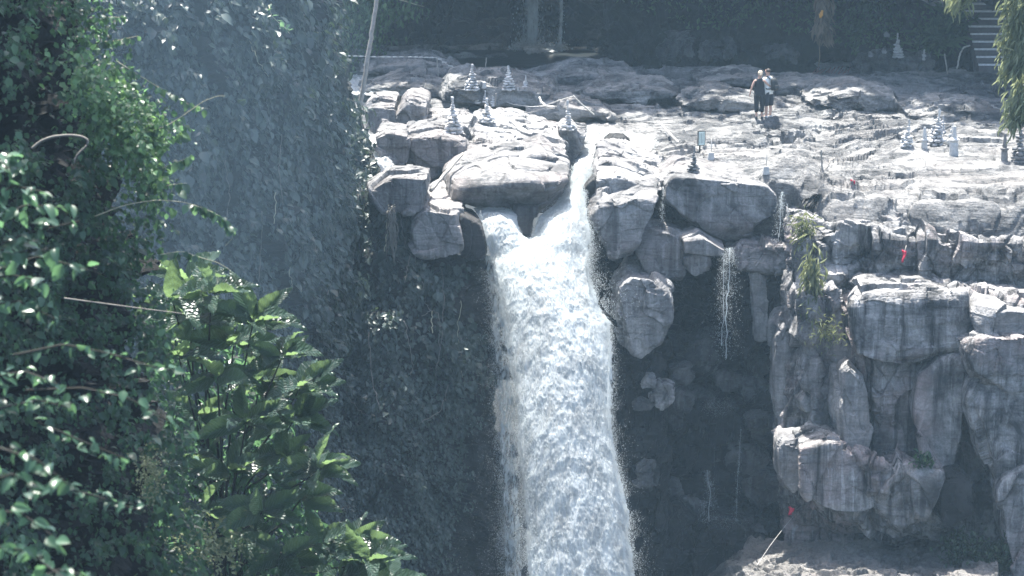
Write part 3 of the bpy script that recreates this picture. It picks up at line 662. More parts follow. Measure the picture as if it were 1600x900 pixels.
n = 20000; vt = rng.uniform(430, 930, n); vx = 764 + (vt - 430) * .05 + rng.normal(0, 5, n) + rng.exponential(6, n)
Ps.append((np.array([at(a, b, 76.2 - .001 * (b - 430)) for a, b in zip(vx, vt)]), rng.uniform(.003, .007, n)))
drops('spray', np.vstack([p for p, r in Ps]), np.concatenate([r for p, r in Ps]), M['drop'], wf, 1.7)
# rapids on the terrace
sheet('river', [(184, 806, 872, 92.0), (191, 800, 900, 90.9), (199, 836, 950, 89.7), (208, 868, 1010, 88.4), (217, 886, 1045, 87.1), (226, 900, 1050, 85.9), (236, 906, 1034, 84.8), (246, 900, 985, 83.8), (256, 898, 940, 82.8)], 200, 300, 0, M['foam'], .07, 151, .35, .42, 1.2, 1)
sheet('river', [(122, 520, 580, 100), (132, 516, 604, 97.6), (142, 524, 610, 95.6), (152, 540, 600, 93.4)], 80, 120, 0, M['foam'], .14, 161, .6, .3, 1.2, 1)
sheet('river', [(214, 560, 604, 83.6), (224, 566, 606, 82.2), (236, 570, 610, 81.3), (250, 574, 616, 80.6), (264, 576, 622, 80.2), (280, 574, 628, 79.9)], 120, 100, .1, M['foam'], .12, 171, .5, .2, 1.2, 1)
pr_ = [[gz(px, py, .16) for px in range(520, 1101, 40)] for py in (78, 86, 95, 104)]
link('pool', meshnp('pool', np.array(pr_).reshape(-1, 3), gridfaces(4, 15), True), M['pool'], kind='structure')
gp = meshnp('river_pool', [(-14, 40, -14), (14, 40, -14), (14, 82, -14), (-14, 82, -14)], [(0, 1, 2, 3)]); link('river_pool', gp, M['pool'], kind='structure')
def trickle(pts, width, n, r0, r1, kind='trickle', wav=1.0):
    """a thin thread of falling water: a torn strand and its drops"""
    P = np.array([at(*q) for q in pts]); t = np.linspace(0, len(P) - 1, 90)
    line = np.stack([np.interp(t, np.arange(len(P)), P[:, k]) for k in range(3)], 1)
    line[:, 0] += width * .25 * wav * fbm(line * np.array((0, 0, 1.6)) + rng.random() * 50, 3, 7)
    V, F = tube(line, width * .035 * (1 + .8 * fbm(line * 5 + 3, 2, 9)), 5)
    T = np.vstack((F[:, :3], F[F[:, 3] != F[:, 0]][:, [0, 2, 3]]))
    o = link(kind, meshnp(kind, V, T, True), M['drop'], kind='structure')
    n = int(n * 2.4); u = rng.uniform(0, 89, n); r0, r1 = r0 * .38, r1 * .42; D = np.stack([np.interp(u, np.arange(90), line[:, k]) for k in range(3)], 1)
    D += rng.normal(0, 1, (n, 3)) * np.array((width * .4, .06, .05)) * (0.4 + u / 89)[:, None]
    drops('drops', D, rng.uniform(r0, r1, n), M['drop'], o, 2.4)
    return o
trickle([(832, -240, 117), (832, -40, 112.8), (828, 20, 112.6), (832, 60, 112.5), (831, 76, 112.2)], .7, 900, .03, .08)
trickle([(824, -240, 117), (824, -40, 112.8), (818, 60, 112.5), (820, 76, 112.3)], .3, 120, .03, .06)
trickle([(879, -240, 117), (879, -40, 113), (876, 30, 112.8), (874, 76, 112.4)], .18, 160, .025, .05)
trickle([(1141, 388, 77.9), (1140, 410, 77.6), (1136, 470, 77.5), (1134, 560, 77.5)], .45, 900, .008, .022)
trickle([(1130, 396, 77.8), (1131, 440, 77.6), (1128, 540, 77.5)], .3, 300, .008, .02)
trickle([(1222, 300, 78.6), (1220, 330, 78.2), (1216, 378, 78.0)], .25, 260, .008, .02)
trickle([(1230, 318, 78.4), (1233, 378, 78.0)], .12, 120, .008, .018)
trickle([(1036, 292, 79.1), (1036, 318, 78.9), (1034, 345, 78.8)], .12, 120, .008, .018)
trickle([(1104, 735, 77.8), (1110, 770, 77.7), (1106, 815, 77.5)], .3, 260, .008, .02)
trickle([(1158, 670, 78.6), (1153, 740, 78.3), (1150, 815, 78)], .12, 160, .008, .018)
sheet('waterfall', [(-200, 818, 850, 114.5), (-60, 817, 848, 112.9), (20, 818, 846, 112.6), (60, 819, 843, 112.4), (80, 816, 846, 112.1)], 160, 50, .08, M['water'], .06, 191, .5, .3, 1., .3)
sheet('waterfall', [(-200, 874, 883, 115), (-60, 874, 882, 113), (30, 873, 880, 112.7), (78, 871, 878, 112.3)], 140, 24, .04, M['water'], .03, 197, .5, .35, 1., .3)
sheet('river', [(70, 808, 872, 112.6), (76, 804, 878, 111.8), (82, 808, 876, 110.6), (86, 816, 866, 109.8)], 40, 90, 0, M['foam'], .12, 199, .5, .25, 1.2, 1)
def splash(pts, n, r0, r1, sx, parent=None):
    P = np.array([at(*q) for q in pts]); D = P[rng.integers(0, len(P), n)] + np.abs(rng.normal(0, 1, (n, 3))) * np.array((0, 0, .12)) + rng.normal(0, 1, (n, 3)) * np.array((sx, .25, .03))
    return drops('splash', D, rng.uniform(r0, r1, n), M['foam'] if 0 else M['drop'], parent, .8)
splash([(812, 78, 112), (822, 74, 112), (830, 78, 112), (840, 80, 112), (850, 80, 111.6), (862, 79, 111.6), (872, 78, 112)], 3000, .02, .05, .2)
splash([(1112, 640, 78.2), (1122, 634, 78.2), (1132, 640, 78.1), (1120, 648, 78.1)], 900, .003, .008, .2)
splash([(1104, 818, 77.2), (1130, 822, 77.2), (1148, 816, 77.4)], 700, .003, .008, .18)

# ------------------------------------------------------------------ leaves
_lt = np.array([(0, 0, 0), (-.5, .38, .1), (.5, .38, .1), (0, .5, -.03), (-.34, .72, .05), (.34, .72, .05), (0, 1, -.14)])
_lf = np.array([(0, 3, 1), (0, 2, 3), (1, 3, 4), (3, 2, 5), (4, 3, 6), (3, 5, 6)])
def unit(a): return a / np.maximum(np.linalg.norm(a, axis=-1, keepdims=True), 1e-9)
def frames(tip, nrm):
    y = unit(tip); x = unit(np.cross(y, nrm)); z = np.cross(x, y); return np.stack((x, y, z), -1)   # columns
def leafcloud(name, P, tip, nrm, size, width, m, parent=None, **k):
    R = frames(tip, nrm); t = _lt * np.array((width, 1, 1))
    V = P[:, None] + np.einsum('nij,vj->nvi', R, t) * size[:, None, None]
    F = (_lf[None] + 7 * np.arange(len(P))[:, None, None]).reshape(-1, 3)
    return link(name, meshnp(name, V.reshape(-1, 3), F), m, parent, **k)
def leafmesh(width, ny=5, droop=.25, fold=.12, wave=0., shape=1.0, nx=3):
    """one leaf as a curved, folded blade along +Y"""
    V, F, U = [], [], []
    for i in range(ny + 1):
        t = i / ny; h = width * .5 * max(.02, sin(pi * t ** (.75 * shape)) ** .75)
        for j in range(-nx + 1, nx):
            s = j / (nx - 1)
            V.append((s * h, t, fold * abs(s) * h / max(width, .01) * 2 - droop * t * t + wave * sin(t * 40 - abs(s) * 9) * (abs(s) > .2) + wave * 1.5 * sin(t * 9 + s * 3)))
            U.append((.5 + s * .5 * h / (width * .5), t))
    c = 2 * nx - 1
    F = gridfaces(ny + 1, c)[:, ::-1]
    me = meshnp('leaf', V, F, True)
    uv = me.uv_layers.new(name='UVMap'); li = np.zeros(len(me.loops), np.int32); me.loops.foreach_get('vertex_index', li)
    uv.data.foreach_set('uv', np.array(U, np.float32)[li].ravel())
    return me
def leafobj(mesh, m, P, tip, nrm, size, parent, name='leaf'):
    if not mesh.materials: mesh.materials.append(m)
    R = frames(np.asarray(tip, float)[None], np.asarray(nrm, float)[None])[0] * size
    o = bpy.data.objects.new(name, mesh); C.objects.link(o)
    mw = Matrix(((*R[0], P[0]), (*R[1], P[1]), (*R[2], P[2]), (0, 0, 0, 1)))
    o.parent = parent
    o.matrix_basis = (Matrix.Translation(parent.location).inverted() @ mw) if parent else mw
    return o
# leaves over the vine cliff
def on(Vg, Ng, n, sel=None):
    i = rng.uniform(0, Vg.shape[0] - 1.01, n); j = rng.uniform(0, Vg.shape[1] - 1.01, n)
    a, b = i.astype(int), j.astype(int); fi, fj = (i - a)[:, None], (j - b)[:, None]
    P = Vg[a, b] * (1 - fi) * (1 - fj) + Vg[a + 1, b] * fi * (1 - fj) + Vg[a, b + 1] * (1 - fi) * fj + Vg[a + 1, b + 1] * fi * fj
    return P, Ng[a, b]
P, Nn = on(vV, vN, 150000)
Nn = np.where((Nn[:, 1:2] > 0), -Nn, Nn)
x, y = pix(P)
d = fbm(P * .55, 4, 300, .6) + .12
edge = np.interp(y, [-100, 60, 130, 290, 330, 400, 500, 620, 900], [555, 535, 528, 635, 655, 735, 728, 745, 700])
keep = (x > 150) & (y > -40) & (y < 930) & (x < edge + 60 * noise(P * .55, 7) + 30 * noise(P * 1.7, 8)) & (rng.random(len(P)) < np.clip(.5 + d * 1.2, .12, 1)) & ~((x > 640) & (y > 330) & (y < 415))
P, Nn, y, x = P[keep], Nn[keep], y[keep], x[keep]; n = len(P)
off = np.clip(.15 + 1.4 * fbm(P * .8, 3, 310), .02, 1.1) * rng.random(n)
P = P + Nn * off[:, None] + rng.normal(0, .06, (n, 3))
low = np.clip((y - 480) / 200, 0, 1)
tip = Nn * .5 + np.array((0, 0, -1.)) + rng.normal(0, .45, (n, 3)); nr = Nn + np.array((0, -.2, .55)) + rng.normal(0, .4, (n, 3))
sz = rng.uniform(.12, .28, n) * (1 - .35 * low) * np.where(rng.random(n) < .06, 1.6, 1)
ivy = thing('ivy', 'dense dark ivy hanging over the shaded cliff left of the falls', 'ivy', tuple(at(450, 500, 69)))
big_ = np.argsort(-sz + 9 * (y > 890) + 9 * (y < 5) + 9 * (x < 260)); one = big_[:290]; many = big_[290:]
leafcloud('foliage', P[many] - np.array(ivy.location), tip[many], nr[many], sz[many], .72, M['ivy'], ivy, kind='stuff')
ivm = [leafmesh(.72, 4, .2, .1, 0, .9, 2), leafmesh(.6, 4, .35, .12, 0, 1., 2)]
for i in one: leafobj(ivm[i % 2], M['ivy_obj'], P[i] + Nn[i] * .06, tip[i], nr[i], sz[i], ivy)
# ledge rock straps, hanging roots and stems over the vine cliff
vines = thing('hanging_vine', 'tangle of thin bare vines hanging down the leafy cliff left of the falls', 'vine', tuple(at(600, 500, 70)))
def hang(pts, r, m='vine', par=None):
    Q = np.array([at(*q) for q in pts]); t = np.linspace(0, len(Q) - 1, max(8, 5 * len(Q)))
    L = np.stack([np.interp(t, np.arange(len(Q)), Q[:, k]) for k in range(3)], 1); L += rng.normal(0, .02, L.shape)
    par = par or vines
    o = tubeobj('stem', L - np.array(par.location), r, M[m], par, 4); return o
def vY(px, py):                                       # depth of the vine cliff at a pixel
    d = (_vx - px) ** 2 + (_vy - py) ** 2; return _vf[np.argmin(d)][1] - .55
_vf = vV.reshape(-1, 3)[::3]; _vx, _vy = pix(_vf)
for pts in ([(480, 395), (474, 430), (470, 450), (458, 458)], [(455, 390), (452, 430), (458, 452)], [(488, 380), (486, 420), (476, 444)], [(500, 430), (516, 470), (534, 478)], [(505, 395), (520, 430), (512, 460)],
            [(660, 440), (664, 470), (672, 485), (686, 490), (686, 560), (680, 590)], [(672, 485), (660, 495)], [(676, 488), (675, 520)], [(630, 500), (640, 540), (646, 575), (640, 585)], [(618, 330), (616, 365), (614, 400)],
            [(606, 320), (604, 360), (602, 392)], [(622, 325), (628, 350), (634, 390)], [(610, 322), (618, 350), (622, 378)], [(640, 395), (636, 420), (632, 440)], [(648, 396), (652, 430), (650, 470)], [(410, 330), (408, 380), (404, 440)],
            [(430, 300), (428, 350)], [(498, 590), (500, 560), (502, 600), (506, 620)], [(560, 300), (556, 380), (548, 440)], [(576, 520), (580, 580), (592, 640)], [(690, 420), (694, 470), (690, 540)], [(350, 250), (360, 300), (352, 360)],
            [(720, 470), (716, 520), (722, 590)], [(540, 610), (560, 640), (575, 650)], [(440, 210), (436, 260), (442, 320)], [(700, 600), (690, 640), (660, 660)], [(388, 60), (400, 90), (420, 120)]):
    hang([(a, b, vY(a, b)) for a, b in pts], rng.uniform(.009, .017), 'vine' if rng.random() < .6 else 'tendril')
# pale root curtain on the mossy ledge
for k in range(16):
    a = 604 + 14 * rng.random(); b = 318 + 12 * rng.random(); hang([(a, b, 75.4), (a + rng.normal(0, 3), b + 30, 75.3), (a + rng.normal(0, 6), b + 50 + 35 * rng.random(), 75.4)], rng.uniform(.008, .02), 'vine')
# sunlit twig hanging from the cliff top
tw = thing('leafy_twig', 'single sunlit twig with pale leaves hanging on the dark vine cliff near the top', 'twig', tuple(at(432, 40, 69)))
L = np.array([at(420, 8, 69), at(424, 24, 68.8), at(434, 34, 68.7), at(446, 44, 68.6), at(453, 53, 68.6)]); tubeobj('stem', L - np.array(tw.location), .012, M['tendril'], tw, 5)
m_small = leafmesh(.7, 3, .2, .1)
for k in range(26):
    t = rng.random() * 3.99; i = int(t); p = L[i] * (1 - t + i) + L[i + 1] * (t - i)
    leafobj(m_small, M['creeper_obj'], p, rng.normal(0, 1, 3) + (0, -.3, -.3), rng.normal(0, .4, 3) + (0, -.3, 1), rng.uniform(.1, .2), tw)

# bushes above the grotto and on the slope to the right
P, Nn = on(slV, slN, 52000)
Nn = np.where((Nn[:, 1:2] > 0), -Nn, Nn); x, y = pix(P)
lowedge = np.interp(x, [940, 1000, 1080, 1180, 1240, 1290, 1330, 1360, 1420, 1480, 1560, 1700], [-10, 14, 44, 40, 52, 60, 75, 72, 66, 80, 108, 120])
keep = (x > 935) & (x < 1640) & (y > -40) & (y < lowedge + 12 * noise(P * 1.2, 4)) & (rng.random(len(P)) < np.clip(.6 + 1.6 * fbm(P * .5, 3, 320), .15, 1)) & ~((x > 1488) & (x < 1600) & (y < 105))
P, Nn = P[keep], Nn[keep]; n = len(P)
P = P + Nn * (np.clip(.25 + 1.3 * fbm(P * .7, 3, 330), 0, 1.3) * rng.random(n))[:, None]
leafcloud('undergrowth', P, Nn * .5 + np.array((0, 0, -.9)) + rng.normal(0, .5, (n, 3)), Nn + np.array((0, 0, .8)) + rng.normal(0, .5, (n, 3)), rng.uniform(.12, .32, n), .5, M['bush'], None, kind='stuff')
# unseen leaves added along the top of the overhang to rag its shade
n = 9000; xx = rng.uniform(-40, 46, n)
P = np.stack((xx, 101 + 1.3 * np.sin(xx * .31) + rng.normal(0, 1.2, n) + np.array([capshift(v) for v in xx]), 23 + 2.5 * fbm(np.stack((xx * .35, xx * 0, xx * 0), 1), 3, 4) + rng.normal(0, 1.1, n) + np.where(xx > 12, 3, 0)), 1)
leafcloud('shade_edge_leaves', P, rng.normal(0, 1, (n, 3)) + (0, 0, -.5), rng.normal(0, .6, (n, 3)) + (0, 0, 1), rng.uniform(.5, 1.1, n), .6, M['bush'], None, kind='stuff')
# ------------------------------------------------------------------ near slope on the left with its plants
def inpoly(x, y, poly):
    r = np.zeros(len(x), bool); n = len(poly)
    for i in range(n):
        x0, y0 = poly[i]; x1, y1 = poly[(i + 1) % n]
        c = ((y0 > y) != (y1 > y)); r ^= c & (x < (x1 - x0) * (y - y0) / ((y1 - y0) or 1e-9) + x0)
    return r
epx = [-120, 0, 60, 110, 150, 190, 215]
def eY(px, py):
    """depth of the near slope: leaning back toward its top, with hollows"""
    return np.interp(py, [-60, 240, 480, 950], [37.4, 35.6, 34.4, 32.4]) + (px - 100) * .006
erow = [[(-160 + (e + 160) * s, py, float(eY(-160 + (e + 160) * s, py)) + .9 + 2.5 * s ** 4) for s in np.linspace(0, 1, 9)] for py, e in
        ((-80, 105), (60, 118), (150, 150), (230, 165), (330, 178), (430, 190), (520, 205), (640, 215), (760, 230), (960, 250))]
net('earth_bank', erow, 160, 100, M['soil'], .35, .9, 201, .3, 2, kind='structure')
creeper_poly = [(-40, -40), (128, -40), (150, -10), (170, 30), (192, 66), (186, 100), (205, 130), (232, 160), (262, 190), (292, 208), (268, 225), (248, 240), (262, 262), (250, 300), (262, 330), (244, 360), (238, 400), (215, 430), (250, 470),
                (262, 540), (282, 600), (290, 660), (286, 720), (300, 800), (318, 950), (-40, 950)]
creeper = thing('creeper', 'dense green creeper over the steep bank filling the left edge, small sunlit leaves', 'creeper', tuple(at(120, 300, 36)))
n = 60000; x = rng.uniform(-40, 320, n); y = rng.uniform(-40, 950, n)
jit = 14
k = inpoly(x + rng.normal(0, jit, n), y + rng.normal(0, jit, n), creeper_poly); x, y = x[k], y[k]
nz = noise(np.stack((x / 55, y / 55, x * 0), 1), 5); nz2 = noise(np.stack((x / 20, y / 20, x * 0), 1), 6)
k = rng.random(len(x)) < np.clip(.34 + 1.0 * nz + .5 * nz2 - .3 * (x < 110) * (y < 250) * (y > 20) - .24 * (y > 560) * (x < 230), .03, .8); x, y, nz = x[k], y[k], nz[k]; n = len(x)
Y = eY(x, y) + .4 - 1.8 * np.clip(nz + .2, 0, 1) + rng.normal(0, .25, n)
P = np.array([at(*q) for q in zip(x, y, Y)])
tip = np.array((.35, -.45, -.7)) + rng.normal(0, .55, (n, 3)); nr = np.array((.15, -.35, .9)) + rng.normal(0, .45, (n, 3))
sz = rng.uniform(.05, .12, n) * np.where(rng.random(n) < .1, 1.5, 1)
order = np.argsort(-(sz - .05 * (Y - eY(x, y))))
top_, rest = order[:290], order[290:]
leafcloud('foliage', P[rest] - np.array(creeper.location), tip[rest], nr[rest], sz[rest], .78, M['creeper'], creeper, kind='stuff')
lm = [leafmesh(.8, 4, .22, .12, 0, .9, 2), leafmesh(.68, 4, .35, .1, .0, 1., 2)]
for i in top_: leafobj(lm[i % 2], M['creeper_obj'], P[i] + np.array((0, -.1, 0)), tip[i], nr[i], sz[i], creeper)
def sprig(label, pts, Y, nleaf, ls, lmat='creeper_obj', stem='tendril', sr=.007, cat='vine shoot', lrange=(0, 1), wid=0, name='vine_shoot', tipd=(.2, -.2, -.9)):
    Q = np.array([at(a, b, Y) for a, b in pts]); t = np.linspace(0, len(Q) - 1, 8 * len(Q))
    # smooth the polyline
    L = np.stack([np.interp(t, np.arange(len(Q)), Q[:, k]) for k in range(3)], 1)
    for _ in range(6): L[1:-1] = .5 * L[1:-1] + .25 * (L[:-2] + L[2:])
    root = thing(name, label, cat, tuple(L[0]))
    tubeobj('stem', L - L[0], np.linspace(sr, sr * .5, len(L)), M[stem], root, 5)
    for i in range(nleaf):
        u = lrange[0] + (lrange[1] - lrange[0]) * (i + rng.random() * .6) / max(nleaf, 1); p = L[min(len(L) - 1, int(u * (len(L) - 1)))]
        side = 1 if i % 2 else -1
        leafobj(lm[i % 2], M[lmat], p + rng.normal(0, .012, 3), np.array(tipd) + rng.normal(0, .35, 3) + np.array((0, side * .35, 0)), np.array((.2, -.5, .8)) + rng.normal(0, .35, 3), ls * rng.uniform(.7, 1.25), root)
    return root
G_ = 'creeper shoots reaching over the mist'
for lab, pts, Y, nl, ls, lr in (
        ('creeper shoot with pale small leaves slanting down right across the misty cliff', [(186, 98), (215, 116), (250, 138), (275, 152), (300, 166), (326, 170)], 35.5, 34, .1, (.05, .98)),
        ('bare curling creeper shoot rising right, leaves only at its foot', [(232, 206), (262, 196), (290, 178), (318, 158), (340, 150), (352, 150)], 35.2, 14, .11, (0, .4)),
        ('short leafy creeper shoot at mid height, drooping leaves in a row', [(236, 268), (262, 260), (285, 250), (300, 243)], 35, 18, .12, (.1, 1)),
        ('long arched creeper shoot ending in a leafy clump and a bare hooked tip', [(148, 338), (195, 320), (245, 312), (290, 316), (325, 328), (348, 340), (362, 356), (364, 372), (352, 384)], 34.4, 44, .12, (.4, .8)),
        ('top creeper shoot with small leaves near the upper left corner', [(150, 32), (172, 26), (198, 28)], 37.5, 14, .09, (.1, 1)),
        ('second creeper shoot from the top with round bright leaves', [(150, 66), (180, 64), (216, 56)], 37.2, 16, .11, (.1, 1)),
        ('lowest creeper shoot, with a thin trailing tip, above the big ribbed leaves', [(250, 398), (285, 392), (312, 402), (340, 410), (360, 422), (374, 446)], 34.6, 16, .11, (0, .45)),
        ('creeper shoot with two single leaves sticking out below mid height', [(250, 292), (272, 288), (292, 286)], 34.8, 5, .14, (.3, 1))):
    sprig(lab, pts, Y, nl, ls, lrange=lr)['group'] = G_
for lab, pts, Y, r in (('thick pale dry stem bent in a hook over the dark hollow of the bank', [(50, 232), (64, 220), (84, 213), (108, 211), (128, 213), (138, 219), (136, 228), (124, 238), (118, 246), (117, 254)], 31.5, .019),
                       ('thin straight bare stem crossing the dark bank toward the ribbed leaves', [(100, 466), (160, 474), (220, 482), (285, 490)], 32, .011)):
    Q = np.array([at(a, b, Y) for a, b in pts]); t = np.linspace(0, len(Q) - 1, 5 * len(Q)); L = np.stack([np.interp(t, np.arange(len(Q)), Q[:, q]) for q in range(3)], 1)
    for _ in range(4): L[1:-1] = .5 * L[1:-1] + .25 * (L[:-2] + L[2:])
    tag(tubeobj('dry_stem', L, np.linspace(r, r * .6, len(L)), M['vine'], None, 7), lab, 'stem')

# shrubs close to the camera, out of focus
nm = [leafmesh(.62, 5, .3, .16, 0, 1.), leafmesh(.7, 5, .15, .1, 0, .9), leafmesh(.55, 5, .5, .14, 0, 1.05)]
def shrub(label, stems, leaves, Y, ls, seed_dir=(.2, -.3, -.25), m='near', nm=nm, name='near_shrub', cat='shrub', per=1, spread=16):
    root = thing(name, label, cat, tuple(at(stems[0][0][0], stems[0][0][1], Y)))
    for s in stems:
        Q = np.array([at(a, b, Y + rng.normal(0, .15)) for a, b in s]); t = np.linspace(0, len(Q) - 1, 6 * len(Q)); L = np.stack([np.interp(t, np.arange(len(Q)), Q[:, q]) for q in range(3)], 1)
        tubeobj('stem', L - np.array(root.location), np.linspace(.012, .005, len(L)), M['bark'], root, 5)
        nl = leaves
        for i in range(nl):
            u = (.12 + .88 * (i + rng.random()) / nl) * (len(L) - 1); p = L[int(u)]
            for q in range(per):
                side = rng.choice((-1, 1))
                leafobj(nm[rng.integers(len(nm))], M[m], p + rng.normal(0, .03, 3), np.array(seed_dir) + np.array((side * .5, 0, 0)) + rng.normal(0, .45, 3), np.array((0, -.35, .9)) + rng.normal(0, .4, 3), ls * rng.uniform(.6, 1.2), root)
    return root
shrub('blurred near shrub of rounded glossy leaves at the left edge, below the hooked dry stem', [[(-40, 300), (0, 262), (30, 262)], [(-40, 330), (20, 290), (70, 300)], [(-40, 360), (40, 320), (105, 325)], [(-40, 400), (40, 365), (125, 345)], [(-30, 430), (60, 400), (150, 425)],
      [(-40, 380), (20, 395), (90, 388)], [(-40, 440), (20, 430), (70, 440)], [(-40, 480), (30, 470), (90, 500)], [(-40, 270), (0, 250), (14, 240)]], 15, 22, .15)
shrub('blurred spray of glinting leaves arching across the lower left bank', [[(20, 555), (100, 538), (170, 552), (235, 572), (275, 580)], [(40, 610), (130, 606), (200, 622), (260, 655), (284, 675)], [(60, 660), (130, 690), (200, 718)], [(90, 760), (150, 775), (225, 800)],
      [(-20, 590), (40, 580), (90, 600)], [(-10, 640), (60, 625), (120, 640)]], 20, 21, .1, (.3, -.3, -.35))
shrub('dim out of focus shrub with drooping leaves in the lower left corner', [[(-40, 760), (20, 740), (60, 770)], [(-40, 800), (30, 800), (100, 850)], [(-40, 850), (40, 860), (110, 910)], [(0, 700), (60, 720), (110, 760)], [(30, 920), (90, 890), (140, 900)]], 15, 17, .13)

# ------------------------------------------------------------------ shrub with big ribbed leaves
bl = [leafmesh(.44, 18, .14, .1, .024, .85, 3), leafmesh(.4, 18, .26, .13, .024, .9, 3), leafmesh(.48, 18, .05, .08, .022, .85, 3), leafmesh(.42, 18, .38, .14, .024, .95, 3)]
big = thing('ribbed_leaf_shrub', 'tall shrub with very large ribbed leaves in front of the dark vine cliff, lower left', 'shrub', tuple(at(330, 940, 42)))
bloc = np.array(big.location); trunk0 = at(350, 960, 43)
ros = [(292, 440, 7), (330, 462, 8), (395, 505, 9), (365, 540, 7), (440, 560, 8), (300, 500, 7), (470, 605, 9), (405, 600, 8), (340, 590, 7), (460, 655, 7), (385, 660, 8), (310, 655, 7), (500, 735, 9), (440, 715, 8), (360, 740, 7), (470, 780, 7),
       (410, 800, 7), (545, 850, 9), (575, 880, 8), (500, 850, 7), (440, 870, 7), (380, 850, 6), (320, 800, 6), (280, 560, 6), (270, 720, 5), (600, 915, 6), (530, 905, 6), (270, 470, 5)]
for (a, b, c) in ros:
    Y0 = 41.5 + rng.uniform(-.9, .9); tp = at(a, b, Y0)
    base = trunk0 + (tp - trunk0) * np.array((.3, .3, .6)) + rng.normal(0, .2, 3) + np.array((0, .5, 0))
    q = np.array([trunk0, base, base * .4 + tp * .6 + np.array((0, 0, -.12)), tp]); t = np.linspace(0, 3, 16); L = np.stack([np.interp(t, range(4), q[:, k]) for k in range(3)], 1)
    for _ in range(3): L[1:-1] = .5 * L[1:-1] + .25 * (L[:-2] + L[2:])
    tubeobj('branch', L - bloc, np.linspace(.03, .012, 16), M['bark'], big, 6)
    a0 = rng.random() * 6.28
    for k in range(c + 1):
        an = a0 + k * 2.399 ; el = rng.uniform(-.5, .75) if k > 1 else rng.uniform(.6, 1.3)
        d_ = np.array((cos(an) * cos(el) * 1.3 + .35, sin(an) * cos(el) * .8 - .1, sin(el) * .8))
        leafobj(bl[rng.integers(4)], M['big'], tp + unit(d_) * .05 + np.array((0, 0, .04 * k / c)), d_, np.array((0, -.55, .8)) + rng.normal(0, .3, 3), rng.uniform(.55, .88), big)
# added unseen tree, its crown placed to shade the left bank
ot = thing('added_shade_tree', 'added unseen tree over the left bank, placed to shade hollows of the creeper', 'tree', tuple(at(-700, 900, 36)))
oo = np.array(ot.location); sv = np.array(SUNV)
c1 = at(10, 130, 36) + sv * 5; c2 = at(60, 790, 33) + sv * 12.5; c3 = at(-60, 420, 34) + sv * 11
tubeobj('trunk', [np.zeros(3), np.array((.6, 1, 5)), c3 - oo + (-2, 0, 0), c1 - oo], [.4, .34, .2, .06], M['bark'], ot, 8)
tubeobj('limb', [c3 - oo + (-2, 0, -1), (c3 + c2) / 2 - oo, c2 - oo], [.16, .1, .04], M['bark'], ot, 6)
Pc = np.vstack([c + rng.normal(0, 1, (nn, 3)) * r for c, nn, r in ((c1, 3600, np.array((.45, .7, .4))), (c2, 4200, np.array((.9, .8, .5))), (c3, 500, np.array((.5, .5, .4))))]) - oo; n = len(Pc)
leafcloud('crown', Pc, rng.normal(0, .6, (n, 3)) + (0, -.3, -.6), rng.normal(0, .5, (n, 3)) + (0, 0, 1), rng.uniform(.14, .3, n), .6, M['creeper'], ot, kind='stuff')
# small creeper leaves in lighter yellow green, putting a sunlit patch into the colour
n = 1700; x = rng.normal(205, 48, n); y = 200 + (x - 205) * .75 + rng.normal(0, 42, n); k = inpoly(x, y, creeper_poly); x, y = x[k], y[k]; n = len(x)
P = np.array([at(*q) for q in zip(x, y, eY(x, y) - 1.5 + rng.normal(0, .2, n) + .012 * np.abs(x - 205 - (y - 200) * .6))])
cush = thing('small_leaf_creeper', 'cushion of small creeper leaves, sunlit look put into lighter yellow green, upper left', 'creeper', tuple(at(205, 200, 35)))
leafcloud('foliage', P - np.array(cush.location), np.array((.3, -.5, -.5)) + rng.normal(0, .5, (n, 3)), np.array((.1, -.3, .9)) + rng.normal(0, .45, (n, 3)), rng.uniform(.07, .13, n), .8, M['sunlit_lime'], cush, kind='stuff')
# low plants under and around it
def tuft(label, px, py, Y, n, ls, m, rad, wid=.3, name='fern', cat='fern', d=(0, -.3, .4), dn=.7):
    root = thing(name, label, cat, tuple(at(px, py, Y)))
    P = rng.normal(0, 1, (n, 3)) * np.array(rad); tip = np.array(d) + rng.normal(0, dn, (n, 3))
    leafcloud('blades', P, tip, np.array((0, -.3, 1.)) + rng.normal(0, .5, (n, 3)), rng.uniform(.5, 1.2, n) * ls, wid, m, root, kind='stuff')
    return root
tuft('pale feathery plant growing below the ribbed leaves near the bottom edge', 335, 850, 40.5, 420, .1, M['sprig'], (.34, .2, .24), .55, 'feathery_plant', 'plant', (.5, -.3, -.1))
tuft('pale grey green flower head tuft on the lower left bank', 236, 745, 33, 520, .045, M['sprig'], (.09, .08, .2), .7, 'flower_tuft', 'plant')
for px, py in ((270, 620), (330, 690), (390, 760), (440, 820), (300, 860), (400, 880), (480, 880), (280, 780)):
    pass
n = 5200; x = rng.uniform(220, 560, n); y = rng.uniform(430, 950, n); k = inpoly(x, y, [(225, 440), (300, 455), (400, 560), (455, 650), (470, 740), (510, 830), (560, 960), (220, 960)]); x, y = x[k], y[k]; n = len(x)
P = np.array([at(*q) for q in zip(x, y, 43.4 + rng.normal(0, .4, n))])
leafcloud('undergrowth', P, np.array((.3, -.3, -.6)) + rng.normal(0, .6, (n, 3)), np.array((0, -.3, .9)) + rng.normal(0, .5, (n, 3)), rng.uniform(.1, .26, n), .6, M['creeper'], None, kind='stuff')
